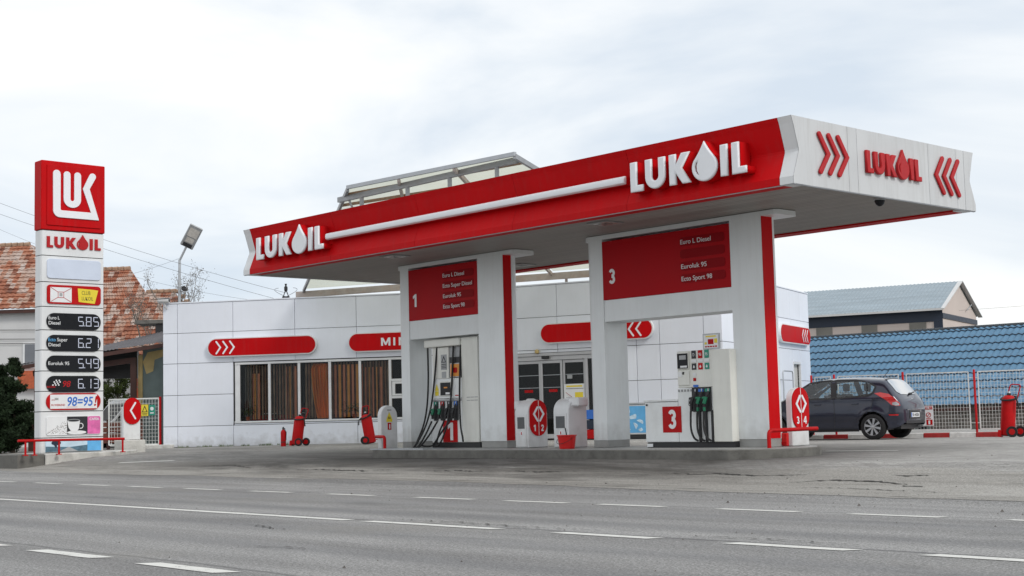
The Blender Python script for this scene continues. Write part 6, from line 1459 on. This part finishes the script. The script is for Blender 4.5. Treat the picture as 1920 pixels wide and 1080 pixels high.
def bare_tree(label, x, y, h, seed, base=3.0):
    t = thing('bare_tree', label, 'bare tree', (x, y, .4), 0, absz=False); q = random.Random(seed); mb = MB(); lf = MB()
    def br(p, d, l, r, lev):
        pts = [p]; 
        for k in range(4):
            d = (d + Vector((q.uniform(-1, 1), q.uniform(-1, 1), q.uniform(-.2, .7))) * .16).normalized(); pts.append(pts[-1] + d * l / 4)
        mb.tube(pts, r, 5, r * .5)
        if lev >= 2:
            for p_ in pts[1:]:
                for _ in range(3 if lev > 2 else 1):
                    c = p_ + Vector((q.uniform(-1, 1), q.uniform(-1, 1), q.uniform(-1, 1))) * .17; u = Vector((q.uniform(-1, 1), q.uniform(-1, 1), q.uniform(-1, 1))).normalized() * .045; w_ = Vector((q.uniform(-1, 1), q.uniform(-1, 1), q.uniform(-1, 1))).normalized() * .03
                    lf.add([c - w_, c + w_, c + u], [(0, 1, 2)])
        if lev < 4:
            for _ in range(3 if lev < 3 else 2): 
                k = q.choice((1, 2, 3, 4)); dd = (d + Vector((q.uniform(-1, 1), q.uniform(-1, 1), q.uniform(-.1, .8))) * .65).normalized(); br(pts[k], dd, l * q.uniform(.45, .7), r * .5, lev + 1)
    for k in range(4): br(Vector((q.uniform(-.3, .3), 0, 0 if k == 0 else base * .6)), Vector((q.uniform(-.25, .25), q.uniform(-.2, .2), 1)).normalized(), h * q.uniform(.6, .75), .07, 0)
    mb.build('trunk', M['twig'], t); lf.build('foliage', M['twig'], t)
bare_tree('thin bare tree with sparse buds behind the street lamp', -13.75, 60.6, 4.5, 4)
bare_tree('small faint bare tree left of the street lamp', -14.85, 61.5, 3.9, 9)
# street lamp
sl = thing('street_lamp', 'grey street lamp with tilted flat head behind the shop corner', 'street lamp', (-14.15, 59.8, .4), 0)
mb = MB(); mb.tube([(0, 0, .4), (.03, 0, 5.0), (.06, 0, 8.2)], .075, 10, .055); mb.tube([(.06, 0, 8.17), (.40, -.1, 8.80)], .05, 8); mb.build('pole', M['galv'], sl, smooth=40)
hd = Vector((.36, -.1, 8.72)); he = Vector((.86, -.25, 9.58)); u = (he - hd).normalized(); nrm = Vector((.35, -.93, -.1)); nrm = (nrm - u * nrm.dot(u)).normalized(); sd_ = u.cross(nrm)
Mh = Matrix.Translation(hd) @ Matrix((sd_, u, nrm)).transposed().to_4x4()
def hpart(mb, nm, m, par=None, **k):
    me = mb.mesh(m, **k); me.transform(Mh); o = bpy.data.objects.new(nm, me)
    if par: COL.objects.link(o); o.parent = par; return o
    return link(o, sl)
lh = hpart(MB().box(-.29, .29, 0, 1.0, -.06, .05), 'lamp_head', M['steel'], bevel=.03); hpart(MB().box(-.22, .22, .48, .86, .052, .066), 'lens', M['lens'], lh); hpart(MB().box(-.17, .17, .22, .44, .052, .066), 'lens', M['lens'], lh); hpart(MB().box(-.20, .20, .03, .18, .052, .07), 'driver_box', M['black'], lh)
MB().lathe([(.10, -.2), (.10, .12)], (.28, -.05, 6.95), 'Y', 12).build('loudspeaker', M['black'], sl); MB().bar((.05, 0, 6.95), (.25, 0, 6.95), .04).build('bracket', M['galv'], sl)
# utility pole head above the shop roof
up = thing('utility_pole', 'utility pole top with dark insulators above the shop roof left of the canopy', 'utility pole', (-8.98, 56.0, .4), 0)
MB().tube([(0, 0, .4), (0, 0, 6.0)], .09, 8).build('pole', M['concrete'], up); MB().box(-.21, .21, -.1, .1, 5.90, 6.08).box(-.14, .14, -.06, .06, 6.085, 6.18).bar((-.1, 0, 6.18), (-.02, 0, 6.42), .03).bar((.1, 0, 6.18), (.02, 0, 6.42), .03).build('bracket', M['black'], up)
MB().lathe([(.03, 6.36), (.07, 6.42), (.07, 6.55), (.03, 6.60), (.05, 6.68)], (0, 0, 0), 'Z', 10).build('insulator', M['black'], up)
mb = MB()
for s_ in (1, -1): mb.tube([(s_ * (.05 + .40 * math.sin(t)), 0, 6.10 + .42 * math.sin(t * .5 + .2)) for t in [math.pi * k / 10 for k in range(9)]], .008, 4)
mb.build('jumper_wire', M['cable'], up)
def cable(label, pts, r=.014):
    r *= .45
    P = [Vector(p) for p in pts]; mb = MB(); out = []
    n = 20
    for i in range(n + 1):
        t = i / n; out.append(((1 - t) ** 2) * P[0] + 2 * t * (1 - t) * P[1] + t * t * P[2])
    mb.tube(out, r, 4); o = mb.build('overhead_cable', M['cable']); meta(o, label, 'cable', 'overhead cables above the houses'); return o
def far(px, py, d): return (px, d, py)
cable('upper overhead cable running from top left down to the utility pole', ((-26, 60, 12.6), (-17.5, 60, 8.9), (-8.9, 56.05, 6.30)))
cable('second overhead cable just below the upper one behind the totem', ((-26, 60, 12.0), (-17.5, 60.2, 8.6), (-8.9, 56.1, 5.95)))
cable('low sagging overhead cable from the tiled roof past the street lamp', ((-22, 60, 9.8), (-16, 60, 7.0), (-9.1, 56.1, 5.90)), .010)
cable('cable from the tiled ridge up to the street lamp bend', ((-16.8, 62.5, 7.95), (-15.5, 61, 8.0), (-14.12, 59.8, 8.25)), .012)
cable('dark cable sagging across the orange roof to the shop corner camera', ((-17.2, 57, 4.9), (-14.6, 53, 5.1), (-12.3, 49.6, 5.55)), .012)
cable('thin cable above the warehouse gable on the right', ((24, 76, 6.3), (30, 76, 6.55), (36, 76, 7.0)), .014)
# cameras
sc_ = thing('security_camera', 'white bullet camera on the left top corner of the shop', 'camera', (-12.15, 49.35, 5.45), R(-20), absz=False)
MB().lathe([(.075, -.26), (.085, -.24), (.085, .16), (.07, .18)], (0, 0, .08), 'X', 14).build('housing', M['white'], sc_, smooth=40); MB().lathe([(.055, .181), (.05, .186)], (0, 0, .08), 'X', 12).build('lens', M['black'], sc_); MB().box(-.28, .24, -.09, .09, .165, .18).build('sun_shield', M['white'], sc_)
MB().tube([(0, 0, .0), (.0, 0, -.12), (.02, .1, -.2)], .03, 8).build('bracket', M['white'], sc_)
dc = thing('dome_camera', 'small dark dome camera under the right end of the canopy', 'camera', W(-13.42, 21.12, 4.735), YA, absz=False)
MB().lathe([(.09, .0), (.09, -.03), (.07, -.08), (.03, -.11), (.0, -.115)], (0, 0, 0), 'Z', 16).build('dome', M['display'], dc, smooth=60); MB().lathe([(.10, .012), (.10, -.008)], (0, 0, 0), 'Z', 16).build('collar', M['galv'], dc)
# small grass tufts along the shop wall
mb = MB(); q = random.Random(12)
for c in range(26):
    s = q.uniform(.3, 5.0); p = PL + UL * s - VL * q.uniform(.02, .08)
    for k in range(16):
        a = q.random() * 6.28; b0 = p + Vector((q.uniform(-.05, .05), q.uniform(-.05, .05), groundz(p.x, p.y))); l = q.uniform(.03, .10); mb.add([b0 + Vector((-.006, 0, 0)), b0 + Vector((.006, 0, 0)), b0 + Vector((math.cos(a) * .03, math.sin(a) * .03, l))], [(0, 1, 2)])
o = mb.build('grass', M['leaf2']); meta(o, 'weeds growing at the foot of the shop wall', 'grass', kind='stuff')
flush_curves()
